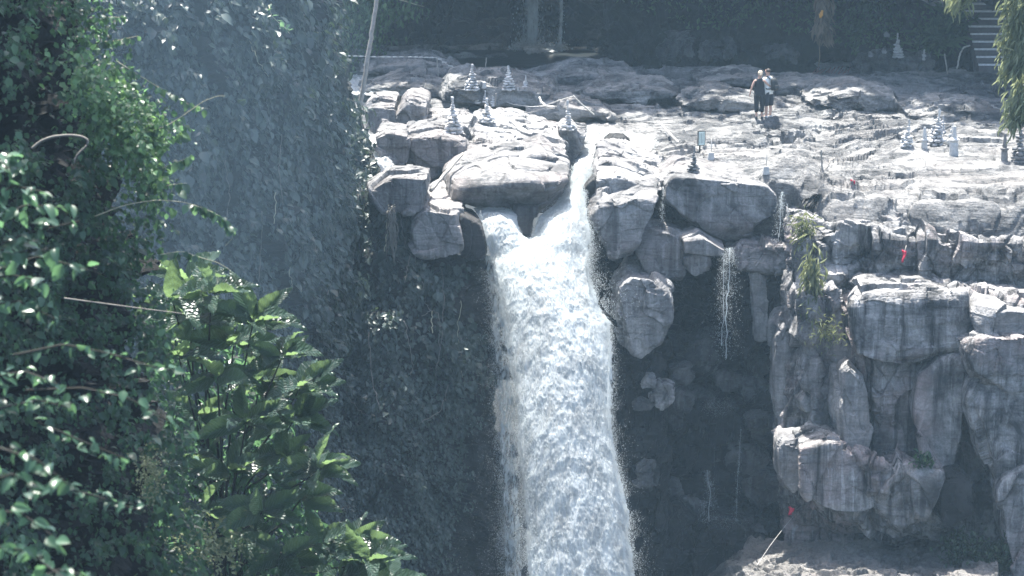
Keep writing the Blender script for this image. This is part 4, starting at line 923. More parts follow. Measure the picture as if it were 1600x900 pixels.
# plants on the right cliff
hang_ = 'plants hanging on the right cliff'
for lab, px, py, Y, n, ls, rad, d in (('bright grass tuft at the top of the right cliff beside the small chute', 1258, 360, 77.0, 260, .3, (.16, .12, .28), (-.2, -.5, -.3)),
                                  ('long trailing grass hanging at the middle of the right cliff', 1268, 440, 75.9, 300, .42, (.14, .12, .5), (-.1, -.4, -.9)),
                                  ('leafy green weed rooted in a crack below the trailing grass', 1292, 520, 75.0, 240, .2, (.26, .12, .26), (0, -.5, .1)),
                                  ('small fern at the foot of the smooth draped rock face', 1443, 722, 73.2, 90, .22, (.12, .1, .1), (0, -.4, .6)),
                                  ('dark leafy bush in the shaded hollow at the bottom right', 1565, 870, 73.2, 420, .26, (.5, .2, .35), (0, -.5, -.2)),
                                  ('low dark weed at the mouth of the bottom right hollow', 1500, 855, 73.6, 240, .2, (.3, .2, .3), (0, -.5, -.2))):
    m = 'sprig' if 'grass' in lab else 'mossleaf' if 'dark' in lab else 'creeper'
    tuft(lab, px, py, Y, n, ls, M[m], rad, .16 if 'grass' in lab else .5, 'cliff_plant', 'plant', d, .45)['group'] = hang_
tuft('spiky pale leaved plant on the bank left of the steps', 1462, 62, 103.2, 260, .75, M['bush'], (.35, .3, .2), .13, 'spiky_plant', 'plant', (0, -.3, .5), .8)
tuft('dark spiky plant right beside the pale spiky one by the steps', 1488, 42, 104, 200, .8, M['bush'], (.3, .3, .3), .12, 'spiky_plant', 'plant', (0, -.3, .3), .8)
# bamboo leaning in from the right
bam = thing('bamboo', 'bamboo with sunlit narrow drooping leaves hanging in at the upper right corner', 'bamboo', tuple(at(1640, 300, 62)))
bo = np.array(bam.location); Pb, Tb = [], []
for pts in ([(1680, -60), (1620, -30), (1592, 20), (1574, 70)], [(1690, -20), (1630, 10), (1600, 60), (1576, 110)], [(1690, 40), (1640, 60), (1606, 110), (1590, 160)], [(1690, 90), (1640, 110), (1606, 150), (1586, 185)], [(1640, -60), (1560, -60), (1510, -30), (1494, 0)],
            [(1660, -60), (1600, -60), (1530, -40), (1512, -16)], [(1700, 0), (1660, 30), (1630, 40), (1588, 50)], [(1690, 120), (1650, 140), (1620, 160), (1604, 180)], [(1690, 60), (1650, 70), (1618, 80), (1584, 86)], [(1690, -40), (1650, -10), (1615, 5), (1580, 10)]):
    Q = np.array([at(a, b, 62 + rng.normal(0, .3)) for a, b in pts]); t = np.linspace(0, 3, 24); L = np.stack([np.interp(t, range(4), Q[:, k]) for k in range(3)], 1)
    for _ in range(6): L[1:-1] = .5 * L[1:-1] + .25 * (L[:-2] + L[2:])
    tubeobj('branch', L - bo, np.linspace(.014, .005, 24), M['vine'], bam, 5)
    k = rng.integers(5, 24, 480); Pb.append(L[k] + rng.normal(0, .14, (480, 3))); Tb.append(np.array((-.4, -.15, -1)) + rng.normal(0, .36, (480, 3)))
Pb, Tb = np.vstack(Pb), np.vstack(Tb); vis = np.argsort(Pb[:, 1] + 9 * (pix(Pb)[0] > 1600)); nrb = np.array((-.2, -.5, .8)) + rng.normal(0, .5, Pb.shape); sb = rng.uniform(.18, .38, len(Pb))
bmesh_ = leafmesh(.15, 4, .2, .1, 0, 1.1, 2)
for i in vis[:280]: leafobj(bmesh_, M['bamboo_obj'], Pb[i], Tb[i], nrb[i], sb[i], bam)
i = vis[280:]; leafcloud('foliage', Pb[i] - bo, Tb[i], nrb[i], sb[i], .15, M['bamboo'], bam, kind='stuff')
cl = np.array([at(1760, 420, 62.5), at(1730, 200, 62.3), at(1700, 40, 62), at(1650, -60, 61.8), at(1560, -110, 61.7)]); tubeobj('culm', cl - bo, np.linspace(.05, .02, 5), M['tendril'], bam, 8)
# ------------------------------------------------------------------ cairns of balanced stones
bpy.context.view_layer.update(); _dg = bpy.context.evaluated_depsgraph_get()
def ground(px, py):
    """the rock surface that a view ray meets, foliage and water passed through"""
    d = Vector(ray(px, py)).normalized(); o = Vector((0, 0, H))
    for _ in range(40):
        ok, p, nn, fi, ob, mw = S.ray_cast(_dg, o, d)
        if not ok: break
        if ob.name.startswith(('boulder', 'rock', 'cliff', 'bank_slope', 'rubble', 'grotto', 'pool')): return np.array(p)
        o = p + d * .02
    return gz(px, py, 0)
def stone_mesh(n, amp, sx, sy, sz, seed, m):
    D, F = cubesphere(n); r = np.random.default_rng(seed)
    pl = unit(r.normal(0, 1, (9, 3))); acc = np.zeros(len(D))
    for q in pl: acc += np.maximum(D @ q / r.uniform(.75, 1), 0) ** 10
    acc += (np.abs(D) ** 10).sum(1)
    V = D * (acc ** -.1)[:, None] * np.array((sx, sy, sz))
    me = meshnp('stone', V, F, False); me.materials.append(m); return me
stones = {k: [stone_mesh(3, 0, 1, r1, r2, s, M[k]) for s, (r1, r2) in enumerate(((.8, .95), (.7, 1), (.9, 1), (1, .9), (.75, 1.05)))] for k in ('cairn', 'cairndark', 'concrete', 'orange')}
def add_stone(parent, p, sx, sy, sz, rz, kind='cairn', tilt=.08):
    o = bpy.data.objects.new('stone', stones[kind][rng.integers(5)]); C.objects.link(o); o.parent = parent
    o.location = p; o.scale = (sx, sy, sz); o.rotation_euler = (rng.normal(0, tilt), rng.normal(0, tilt), rz); return o
CG = 'stone cairns standing on the terrace'
def cairn(label, px, ybase, ytop, wpx, Y=None, kind='cairn', curve=1.0, th=None, point=True, lean=0.):
    """a tapering stack of flat stones; base and top given at photo pixels"""
    b = ground(px, ybase) if Y is None else at(px, ybase, Y)
    b = at(px, ybase, b[1]); h = at(px, ytop, b[1])[2] - b[2]; r0 = wpx * .9 / 2 * b[1] / FPX * 1.02
    c = thing('cairn', label, 'cairn', tuple(b), CG, 0)
    lean = lean or rng.normal(0, .04); th = th or max(.08, h / 11); nl = max(4, int(round(h * .92 / th))); z = -.06
    for i in range(nl):
        t = i / nl; r = r0 * ((1 - t) ** curve * .92 + .08) * (1.04 if i % 2 else .94) * rng.uniform(.86, 1.14); hh = th * (1.25 - .5 * t) * (h * .92 / (nl * th)) * rng.uniform(.82, 1.18)
        ns = max(1, int(2 * pi * r / .3)) if r > .17 else 1
        if ns == 1: add_stone(c, (rng.normal(0, r * .12) + lean * t, rng.normal(0, .01), z + hh / 2), r * rng.uniform(.85, 1.12), r * rng.uniform(.8, 1.), hh * .52, rng.random() * 6, kind)
        else:
            a0 = rng.random() * 6
            for k in range(ns):
                a = a0 + k * 2 * pi / ns; rr = r * .66
                add_stone(c, (cos(a) * rr + lean * t, sin(a) * rr, z + hh / 2 + rng.normal(0, .006)), r * .42 * rng.uniform(.85, 1.2), min(.2, 2 * pi * rr / ns * .58), hh * .47, a + rng.normal(0, .15), kind, .06)
            add_stone(c, (lean * t, 0, z + hh / 2), r * .55, r * .55, hh * .5, rng.random() * 6, kind, .02)
        z += hh
    if point: add_stone(c, (lean, 0, z + (h - z) / 2), r0 * .13 + .01, r0 * .13 + .01, (h - z) / 2 + .03, 0, kind, .02)
    return c
cairn('tall grey cairn with pointed top on the back ridge, left of its taller twin', 737, 139, 101, 27)
cairn('pointed cairn on the back ridge to the right, widest of the back pair', 795, 139, 103, 24)
cairn('tiny pale cairn standing right of the back pair of cairns', 821, 134, 119, 12, th=.06)
cairn('tallest left cairn standing on the domed sunlit boulder above the falls', 709, 206, 152, 36, curve=1.1)
cairn('mid sized cairn with broad foot just right of the tallest left cairn', 760, 189, 154, 28, curve=1.3)
cairn('dim little cairn in the shade left of the dark arch on the terrace', 746, 160, 143, 12, th=.06)
cairn('second dim little cairn between the shaded one and the dark arch', 757, 158, 142, 11, th=.06)
cairn('squat dim cairn under the dark arch behind the broad footed cairn', 770, 164, 150, 12, th=.06)
cairn('thin necked cairn on a broad ring of stones, roped, on the dark wedge rock', 888, 201, 157, 28, curve=2.0)
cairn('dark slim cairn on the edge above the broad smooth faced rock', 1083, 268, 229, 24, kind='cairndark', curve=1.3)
cairn('first cairn of the right hand group, standing apart at its left end', 1416, 226, 187, 24)
cairn('biggest cairn of the right hand group, with pointed tip and wide foot', 1461, 225, 171, 36, curve=1.25)
cairn('slim cairn just behind the biggest one in the right hand group', 1474, 205, 181, 13)
cairn('short bulging stack of round stones beside the carved stone pillar', 1484, 224, 194, 12, th=.16, kind='concrete')
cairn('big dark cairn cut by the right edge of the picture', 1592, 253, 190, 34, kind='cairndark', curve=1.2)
cairn('grey pointed cairn on the shaded bank under the far bushes', 1403, 88, 52, 20, Y=102.5)
cairn('little shaded cairn of four stones on the bank, right of the grey pointed one', 1443, 92, 72, 9, Y=102.2, th=.12, point=False)
def pinnacle(label, px, ybase, ytop, parts, kind='concrete', Y=None):
    """a standing stone made of shaped pieces: (height share, radius px bottom, radius px top, part name)"""
    b = ground(px, ybase) if Y is None else at(px, ybase, Y); b = at(px, ybase, b[1]); h = at(px, ytop, b[1])[2] - b[2]; s = b[1] / FPX
    root = thing('stone_pillar', label, 'stone pillar', tuple(b)); z = -.05
    for share, r0, r1, nm_ in parts:
        hh = h * share; k = 12; V, F = [], []
        for j, (zz, rr) in enumerate(((0, r0 * .92), (.08, r0), (.5, (r0 + r1) / 2 * 1.03), (.92, r1), (1, r1 * .86))):
            for q in range(k): a = q * 2 * pi / k; w_ = 1 + .05 * sin(q * 2.3 + j * 1.7); V.append((cos(a) * rr * s * w_, sin(a) * rr * s * w_, z + zz * hh))
        F = [tuple(f) for j in range(4) for f in [(j * k + q, j * k + (q + 1) % k, (j + 1) * k + (q + 1) % k, (j + 1) * k + q) for q in range(k)]]
        me = bpy.data.meshes.new(nm_); me.from_pydata(V, [], F + [tuple(range(k))[::-1], tuple(4 * k + q for q in range(k))]); link(nm_, me, M[kind], root); z += hh * .985
    return root
pinnacle('pale stone pillar with a drum base, a bowl and an upright stone, right of the biggest cairn', 1490, 242, 194, [(.46, 7.5, 7, 'drum'), (.09, 6, 8.5, 'bowl'), (.09, 8.5, 4, 'bowl_rim'), (.36, 4, 2.6, 'upright_stone')])
pinnacle('narrow upright stone on a collar between the first and the biggest right cairn', 1444, 232, 196, [(.4, 5, 4.4, 'foot'), (.1, 6, 5.5, 'collar'), (.5, 4, 2, 'upright_stone')])
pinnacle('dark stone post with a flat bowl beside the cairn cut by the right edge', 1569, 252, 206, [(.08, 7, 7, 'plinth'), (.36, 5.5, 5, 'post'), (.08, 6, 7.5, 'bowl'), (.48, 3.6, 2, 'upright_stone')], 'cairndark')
pinnacle('short white stone block between the two back cairns', 756, 136, 126, [(1, 4.5, 3.6, 'block')])
pinnacle('tiny white upright stone right of the wider back cairn', 809, 139, 134, [(1, 1.2, 1, 'block')])
for lab, px, y0, yt, yb in (('square pale concrete post foot with a thin stick, right of the notice board', 1111, 248, 216, 238), ('square grey concrete post foot with a thin stick in the middle of the terrace', 1197, 270, 240, 260)):
    b = ground(px, y0); b = at(px, y0, b[1]); s = b[1] / FPX; root = thing('post_foot', lab, 'post foot', tuple(b), 'concrete feet of rope posts')
    V = [(-5.5 * s, -4 * s, -.05), (5.5 * s, -4 * s, -.05), (5.5 * s, 4 * s, -.05), (-5.5 * s, 4 * s, -.05), (-4 * s, -3 * s, 10 * s), (4 * s, -3 * s, 10 * s), (4 * s, 3 * s, 10 * s), (-4 * s, 3 * s, 10 * s)]
    link('foot_block', meshnp('foot_block', V, [(0, 3, 2, 1), (4, 5, 6, 7), (0, 1, 5, 4), (1, 2, 6, 5), (2, 3, 7, 6), (3, 0, 4, 7)]), M['concrete'], root)
    tubeobj('stick', [(0, 0, 9 * s), (.01, 0, 20 * s), (0, 0, 32 * s)], .016, M['paleStick'], root, 5)
# sticks, poles, ropes
def stick(name, label, cat, pts, r, m, group=None, sides=6):
    P = np.array([at(*q) for q in pts]); t = np.linspace(0, len(P) - 1, 5 * len(P)); L = np.stack([np.interp(t, np.arange(len(P)), P[:, k]) for k in range(3)], 1)
    L[1:-1] += rng.normal(0, .008, L[1:-1].shape)
    rr = np.interp(np.linspace(0, 1, len(L)), np.linspace(0, 1, len(r)), r) if hasattr(r, '__len__') else r
    return tag(tubeobj(name, L, rr, M[m], None, sides), label, cat, group)
stick('leaning_pole', 'long grey leaning pole rising from the left boulders past the top of the frame', 'pole', [(555, 212, 81), (562, 170, 81.1), (569, 128, 81.2), (576, 80, 81.3), (583, 40, 81.4), (590, -10, 81.5), (594, -40, 81.6)], (.08, .06), 'pole', None, 8)
stick('leaning_log', 'thin log leaning against the dark boulders above the falls crest', 'log', [(673, 298, 77.2), (700, 266, 78.2), (723, 240, 79.4)], (.06, .045), 'pole', None, 8)
stick('driftwood', 'pale broken branch lying on the dark back rock beside the leaning pole', 'branch', [(568, 101, 100), (571, 104, 99.6), (582, 104, 99.5), (596, 101, 99.4), (613, 98, 99.3)], (.05, .02), 'paleStick')
PG = 'thin rope posts'
for lab, pts, r in (('leaning rope post on the back rock, end of the beaded rope', [(685, 119, 97), (683, 90, 97)], .03), ('faint thin post behind the two back cairns', [(758, 119, 98), (760, 90, 98)], .022),
                    ('upright stick standing on the sunlit terrace edge right of the small chute', [(1286, 276, 80.6), (1284, 255, 80.6), (1283, 233, 80.6)], .03), ('thin post beside the dark arch on the terrace', [(774, 165, 91), (775, 146, 91)], .03),
                    ('thin dark post on the shaded right bank below the steps', [(1481, 118, 101), (1476, 84, 101)], .03)):
    stick('rope_post', lab, 'post', pts, r, 'pole', PG)
stick('twisted_root', 'curled dry root beside the upright stick on the terrace edge', 'root', [(1290, 264, 80.8), (1294, 260, 80.8), (1296, 252, 80.9), (1304, 246, 81.2)], (.03, .012), 'pole')
stick('handrail', 'bent pale pipe rail on the shaded bank left of the steps', 'handrail', [(1495, 108, 102), (1500, 84, 102), (1506, 74, 102), (1516, 71, 102)], .035, 'paleStick')
RG = 'ropes strung across the terrace'
def rope(label, pts, r, beads=0):
    P = np.array([at(*q) for q in pts]); t = np.linspace(0, len(P) - 1, 8 * len(P)); L = np.stack([np.interp(t, np.arange(len(P)), P[:, k]) for k in range(3)], 1)
    for _ in range(3): L[1:-1] = .5 * L[1:-1] + .25 * (L[:-2] + L[2:])
    if not beads: return tag(tubeobj('rope', L, r, M['rope'], None, 5), label, 'rope', RG)
    root = thing('rope', label, 'rope', tuple(L[0]), RG); tubeobj('cord', L - L[0], r, M['rope'], root, 5)
    for i in range(beads):
        p = L[int((i + .5) / beads * (len(L) - 1))] - L[0]; tubeobj('bead', [p + (-.09, 0, 0), p, p + (.09, 0, 0)], [.02, .032, .02], M['rope'], root, 6)
rope('beaded rope stretched level over the back rock to the leaning post', [(540, 87, 97), (590, 89, 97), (640, 89, 97), (683, 90, 97)], .01, 14)
rope('slack beaded rope falling right from the leaning post to the back cairn', [(683, 90, 97), (702, 103, 97), (730, 110, 97), (757, 115, 97.5)], .01, 7)
rope('taut rope running left and down from the roped cairn', [(896, 150, 85), (870, 158, 86), (850, 166, 87), (843, 166, 87.4)], .018)
rope('taut rope running right and down from the roped cairn to the rapids', [(896, 150, 85), (910, 164, 85.4), (928, 179, 86)], .026)
rope('low slack rope crossing the shaded terrace behind the roped cairn', [(776, 152, 92), (800, 163, 91), (830, 167, 90), (846, 166, 88)], .014)
rope('pale rope lying on wet rock right of the rapids', [(1030, 190, 88.6), (1042, 204, 87.4), (1052, 214, 86), (1060, 222, 85)], .026)
rope('thin cord running down to the rubble floor at the right cliff foot', [(1182, 884, 72.6), (1205, 850, 74), (1222, 828, 75.2), (1240, 806, 76)], .006)
stick('driftwood', 'bent pale driftwood piece with a flat foot left of the roped cairn', 'branch', [(843, 152, 88), (846, 160, 87.8), (852, 166, 87.6), (866, 168, 87.4)], (.035, .06), 'paleStick')
stick('long_log', 'long pale log lying behind the couple at the foot of the bank', 'log', [(1200, 114, 103), (1220, 120, 102.6), (1270, 122, 102.2), (1300, 120, 102)], (.05, .06), 'pole')
# red bamboo pieces of a fallen shelter
sl = thing('fallen_slats', 'pile of thin faded red slats lying at the mouth of the dark cave', 'slat pile', tuple(at(1290, 118, 103)))
for k in range(14):
    a = 1268 + k * 4 + rng.normal(0, 2); p0, p1 = at(a, 119 + rng.normal(0, 1.5), 102.4), at(a + 12 + rng.normal(0, 3), 107 + rng.normal(0, 2), 103.4); o = np.array(sl.location)
    tubeobj('slat', [p0 - o, (p0 + p1) / 2 - o, p1 - o], .02, M['redslat'], sl, 4)
# red cloths
def cloth(label, px, py, w, h, Y, st=None, name='red_flag', cat='flag'):
    p = at(px, py, Y); s = Y / FPX; root = thing(name, label, cat, tuple(p))
    g = np.array([[((u - .5) * w * s * (1 - .35 * v) + .03 * sin(v * 5), .07 * sin(u * 5 + v * 4), (.5 - v) * h * s + .02 * sin(u * 7)) for u in np.linspace(0, 1, 7)] for v in np.linspace(0, 1, 9)])
    top = meshnp('cloth', g.reshape(-1, 3), gridfaces(9, 7), True); o = link('cloth', top, M['red'], root)
    sol = o.modifiers.new('thickness', 'SOLIDIFY'); sol.thickness = .012
    if st: tubeobj('stick', [np.array((st[0] * s, .04, -st[1] * s)), np.array((0, .03, 0)), np.array((st[2] * s, .03, st[3] * s))], .015, M['pole'], root, 5)
    return root
RF = 'red cloth markers'
for a in ((('small red pennant on a short stick at the sunlit terrace edge'), 1332, 288, 6, 13, 79.6, (0, 12, 1, 8)), ('narrow red cloth hanging on the dark face of the right cliff', 1412, 401, 6, 19, 76.2, (-2, 4, 4, 18)),
          ('square red flag in the shade behind the right hand cairns', 1483, 168, 10, 10, 93, (-22, 10, 20, -2)), ('faded red cloth lying on rocks right of the square red flag', 1521, 189, 12, 6, 91, None), ('small red cloth by the cord at the dark foot of the right cliff', 1236, 799, 9, 13, 76.2, None)):
    cloth(*a)['group'] = RF
# notice board
b = at(1096, 216, 84.4); s = 84.4 / FPX; nb = thing('notice_board', 'small pale green notice board on a post above the dark slim cairn', 'notice board', tuple(b), None, radians(20))
def bx(name, lo, hi, m, par): return link(name, box(name, lo, hi), m, par)
def box(name, lo, hi):
    x0, y0, z0 = lo; x1, y1, z1 = hi
    V = [(x0, y0, z0), (x1, y0, z0), (x1, y1, z0), (x0, y1, z0), (x0, y0, z1), (x1, y0, z1), (x1, y1, z1), (x0, y1, z1)]
    return meshnp(name, V, [(0, 3, 2, 1), (4, 5, 6, 7), (0, 1, 5, 4), (1, 2, 6, 5), (2, 3, 7, 6), (3, 0, 4, 7)])
bx('board', (-5.5 * s, -.02, -11 * s), (5.5 * s, .02, 11 * s), M['board'], nb)
for lo, hi in (((-6 * s, -.03, 10.6 * s), (6 * s, .03, 11.6 * s)), ((-6 * s, -.03, -11.6 * s), (6 * s, .03, -10.6 * s)), ((-6.2 * s, -.031, -11.7 * s), (-5.4 * s, .031, 11.7 * s)), ((5.4 * s, -.031, -11.7 * s), (6.2 * s, .031, 11.7 * s))): bx('frame_rail', lo, hi, M['bark'], nb)
for k in range(3): bx('text_line', ((-3.4 + 2.6 * k) * s, -.026, -8 * s), ((-2.6 + 2.6 * k) * s, -.0205, 8 * s), M['boardtext'], nb)
tubeobj('post', [(-1.5 * s, .05, -22 * s), (-1.5 * s, .05, 0), (-1.5 * s, .05, 10 * s)], .028, M['bark'], nb, 6)
# steps on the far right
st = thing('stone_steps', 'flight of dark steps with pale edges climbing the bank behind the bamboo', 'steps', tuple(at(1530, 100, 102)))
so = np.array(st.location)
for k in range(11):
    Y = 102 + .34 * k; z0 = at(1530, 100, 102)[2] + .27 * k; xl = at(1531 - 3.6 * k if k < 8 else 1503, 60, Y)[0]; xr = at(1640, 60, Y)[0]
    a = bx('step', (xl - so[0], Y - so[1], z0 - .9 - so[2]), (xr - so[0], Y + .5 - so[1], z0 - so[2]), M['step'], st)
    bx('nosing', (xl - so[0] - .01, Y - .03 - so[1], z0 - .065 - so[2]), (xr - so[0], Y + .12 - so[1], z0 + .006 - so[2]), M['tread'], a)
# pale wall beside the top of the steps
wl = [at(1425, -20, 106), at(1500, 22, 105), at(1500, 4, 105.4), at(1440, -40, 106.4)]
tag(link('side_wall', meshnp('side_wall', np.vstack((wl, [q + np.array((0, .3, -.3)) for q in wl])), [(0, 1, 2, 3), (7, 6, 5, 4), (0, 4, 5, 1), (1, 5, 6, 2), (2, 6, 7, 3), (3, 7, 4, 0)]), M['concrete']), 'sloping pale wall above the bushes at the left of the steps', 'wall')
# dead palm crown hanging at the cave
dp = thing('dead_palm', 'dry hanging palm bundle with one orange fruit cluster above the dark cave', 'palm', tuple(at(1286, 0, 102)))
do = np.array(dp.location); tubeobj('trunk', [at(1284, -60, 102.3) - do, at(1285, 0, 102.2) - do, at(1286, 40, 102.1) - do], [.16, .13, .06], M['dryfrond'], dp, 8)
n = 300; P = np.array([at(1286 + rng.normal(0, 5), rng.uniform(-20, 52), 101.9) for _ in range(n)]) - do
leafcloud('dry_fronds', P, np.array((0, -.1, -1)) + rng.normal(0, .22, (n, 3)), rng.normal(0, 1, (n, 3)), rng.uniform(.3, .8, n), .1, M['dryleaf'], dp, kind='stuff')
for a, b, c in ((1288, 52, 72), (1297, 48, 72), (1280, 70, 104)): tubeobj('hanging_root', [at(a, b, 101.9) - do, at(a + 1, (b + c) / 2, 101.9) - do, at(a - 1, c, 101.9) - do], .02, M['dryfrond'], dp, 4)
for k in range(7): add_stone(dp, at(1283 + rng.normal(0, 1.5), 22 + rng.normal(0, 2), 101.7) - do, .05, .05, .06, 0, 'orange').name = 'fruit'
# white offerings on the bank
for lab, px, py in (('small white object lying on the shaded bank at its left end', 1361, 85), ('small pale stone on the bushes above the white objects', 1386, 54), ('pale flat stones left of the grey pointed cairn on the bank', 1382, 80)):
    o = rock('pale_stone', [(px - 4, py), (px, py - 4), (px + 4, py), (px + 3, py + 4), (px - 3, py + 4)], 102.2, .3, M['cairndark'], n=8, amp=.02, size=.2); tag(o, lab, 'stone', 'pale stones on the bank')
# ------------------------------------------------------------------ the couple, seen from behind
def skin(name, verts, edges, rad, m, parent, root=0, sub=1):
    me = bpy.data.meshes.new(name); me.from_pydata([tuple(v) for v in verts], edges, [])
    o = bpy.data.objects.new(name, me); C.objects.link(o)
    sm = o.modifiers.new('skin', 'SKIN'); o.modifiers.new('sub', 'SUBSURF').levels = sub
    for i, r in enumerate(rad): o.data.skin_vertices[0].data[i].radius = r if hasattr(r, '__len__') else (r, r)
    o.data.skin_vertices[0].data[root].use_root = True
    bpy.context.view_layer.update(); dg = bpy.context.evaluated_depsgraph_get()
    nm_ = bpy.data.meshes.new_from_object(o.evaluated_get(dg)); nm_.name = name
    C.objects.unlink(o); bpy.data.objects.remove(o)
    nm_.polygons.foreach_set('use_smooth', [True] * len(nm_.polygons)); nm_.materials.clear()
    return link(name, nm_, m, parent)
def loft(name, rings, m, parent, k=20, cap=(True, True)):
    V, F = [], []
    for (z, cx, cy, rx, ry) in rings:
        for q in range(k): a = q * 2 * pi / k; V.append((cx + cos(a) * rx, cy + sin(a) * ry, z))
    for j in range(len(rings) - 1):
        for q in range(k): F.append((j * k + q, j * k + (q + 1) % k, (j + 1) * k + (q + 1) % k, (j + 1) * k + q))
    if cap[0]: F.append(tuple(range(k))[::-1])
    if cap[1]: F.append(tuple((len(rings) - 1) * k + q for q in range(k)))
    me = bpy.data.meshes.new(name); me.from_pydata(V, [], F); me.polygons.foreach_set('use_smooth', [True] * len(F))
    return link(name, me, m, parent)
def body(parent, m, H_, hips, sh, arms, head, w=1.0):
    """one continuous body: legs, trunk, neck, head, arms, hands with five fingers"""
    V, E, R = [], [], []
    def add(p, r, frm=None):
        V.append(p); R.append(r); i = len(V) - 1
        if frm is not None: E.append((frm, i))
        return i
    u = H_ / 1.75
    pel = add((hips, 0, .95 * u), (.15 * u * w, .1 * u)); wst = add((hips, 0, 1.1 * u), (.125 * u * w, .09 * u), pel); che = add((sh * .6 + hips * .4, 0, 1.32 * u), (.155 * u * w, .105 * u), wst)
    nb_ = add((sh, 0, 1.45 * u), (.08 * u, .07 * u), che); nk = add((sh + head[0] * .3, .01, 1.52 * u), .052 * u, nb_)
    hd = add((sh + head[0] * .8, .02, 1.6 * u), (.07 * u, .085 * u), nk); tp = add((sh + head[0], .02, 1.71 * u), (.068 * u, .08 * u), hd)
    add((sh + head[0] * .85, .115 * u, 1.62 * u), .013 * u, hd)                       # nose
    for s in (-1, 1): add((sh + head[0] * .85 + s * .085 * u, .01, 1.63 * u), .012 * u, hd)   # ears
    for s in (-1, 1):
        hp_ = add((hips + s * .09 * u, 0, .88 * u), .092 * u, pel); kn = add((hips + s * .1 * u, .01, .48 * u), .058 * u, hp_); cf = add((hips + s * .1 * u, -.02, .34 * u), .055 * u, kn)
        an = add((hips + s * .1 * u, -.01, .08 * u), .036 * u, cf); add((hips + s * .11 * u, .15 * u, .03 * u), (.04 * u, .026 * u), an); add((hips + s * .1 * u, -.045 * u, .035 * u), .032 * u, an)
    for s, (eb, wr) in arms.items():
        so_ = add((sh + s * .175 * u * w, 0, 1.415 * u), .052 * u, che); el = add(tuple(eb), .04 * u, so_); wi = add(tuple(wr), .026 * u, el)
        d = unit(np.array(wr) - np.array(eb)); pl = np.array(wr) + d * .07 * u; pa = add(tuple(pl), (.036 * u, .018 * u), wi)
        for f, (oy, ln) in enumerate(((-.03, .075), (-.011, .088), (.01, .083), (.029, .066))):
            k1 = add(tuple(pl + d * ln * .55 * u + np.array((0, oy * u, 0))), .0085 * u, pa); add(tuple(pl + d * ln * u + np.array((-s * .014, oy * u * 1.1, 0))), .007 * u, k1)
        t1 = add(tuple(np.array(wr) + d * .05 * u + np.array((0, .045 * u, 0))), .01 * u, wi); add(tuple(np.array(wr) + d * .085 * u + np.array((0, .06 * u, 0))), .008 * u, t1)
    return skin('body', V, E, R, m, parent)
def cap_hair(parent, c, r, m, bun=None, low=-.35):
    D, F = cubesphere(10); V = D * np.array(r); V[:, 1] *= np.where(D[:, 1] > .3, .8, 1.05); V[:, 2] = np.maximum(V[:, 2], low * r[2] * (1 + .1 * np.sin(D[:, 0] * 9)))
    V = V * (1 + .05 * noise(D * 6, 4))[:, None]
    h = link('hair', meshnp('hair', V + np.array(c), F, True), m, parent)
    if bun is not None: link('hair_bun', meshnp('hair_bun', D * bun[1] * (1 + .1 * noise(D * 5, 6))[:, None] + np.array(bun[0]), F, True), m, h)
    return h
M['skin'] = simple('skin', (.5, .32, .25), .6, .1); M['blond'] = simple('fair_hair', (.5, .42, .32), .6, .3, 40); M['darkhair'] = simple('dark_hair', (.035, .028, .024), .6, .3, 40)
M['black'] = simple('black_cloth', (.018, .02, .024), .85); M['white'] = simple('white_cloth', (.7, .74, .74), .85, .08); M['navy'] = simple('dark_shorts_cloth', (.03, .035, .045), .85); M['pack'] = simple('backpack_cloth', (.03, .034, .036), .7); M['shoe'] = simple('shoe', (.05, .05, .05), .7)
M['sole'] = simple('pale_shoe', (.5, .5, .48), .7)
wp = ground(1186, 185); wp = at(1186, 185.5, wp[1])
wo = thing('person', 'person in black sleeveless top and black leggings with tied fair hair, seen from behind', 'person', tuple(wp)); wo.rotation_euler = (0, 0, radians(-6))
body(wo, M['skin'], 1.7, 0, -.015, {-1: ((-.27, -.03, 1.14), (-.33, .02, .9)), 1: ((.3, .06, 1.2), (.42, .14, 1.12))}, (.035, 0), .9)
loft('top', [(.82, 0, 0, .205, .15), (.86, 0, 0, .2, .148), (.98, 0, 0, .185, .14), (1.08, 0, 0, .165, .125), (1.2, -.005, 0, .17, .13), (1.3, -.01, 0, .165, .125), (1.37, -.012, 0, .13, .1), (1.43, -.014, 0, .115, .075), (1.435, -.014, 0, .08, .06)], M['black'], wo)
for s in (-1, 1): loft('legging', [(.24, s * .1, -.018, .058, .062), (.32, s * .1, -.02, .069, .074), (.46, s * .1, .01, .074, .078), (.6, s * .098, .008, .086, .09), (.78, s * .094, 0, .106, .11), (.88, s * .088, 0, .112, .125)], M['black'], wo)
for s in (-1, 1): loft('shoe', [(-.02, s * .105, .045, .052, .14), (.03, s * .105, .045, .052, .138), (.06, s * .103, .01, .046, .08), (.085, s * .1, -.01, .043, .05)], M['shoe'], wo)
cap_hair(wo, (.018, -.012, 1.615), (.092, .108, .105), M['blond'], ((.03, -.1, 1.58), .05), -.6)
mp = ground(1199, 184); mp = at(1200, 184, mp[1] + .15)
mo = thing('person', 'person in white t-shirt and dark shorts wearing a black backpack, leaning toward the other', 'person', tuple(mp)); mo.rotation_euler = (0, 0, radians(38))
body(mo, M['skin'], 1.78, 0, -.03, {-1: ((-.27, .02, 1.16), (-.28, .12, .93)), 1: ((.27, .02, 1.16), (.27, .14, .94))}, (-.02, 0), 1.)
loft('t_shirt', [(.86, 0, 0, .205, .155), (.95, 0, 0, .2, .15), (1.1, -.01, 0, .19, .14), (1.25, -.02, 0, .205, .15), (1.38, -.025, 0, .215, .14), (1.45, -.028, 0, .17, .11), (1.5, -.03, 0, .08, .075)], M['white'], mo)
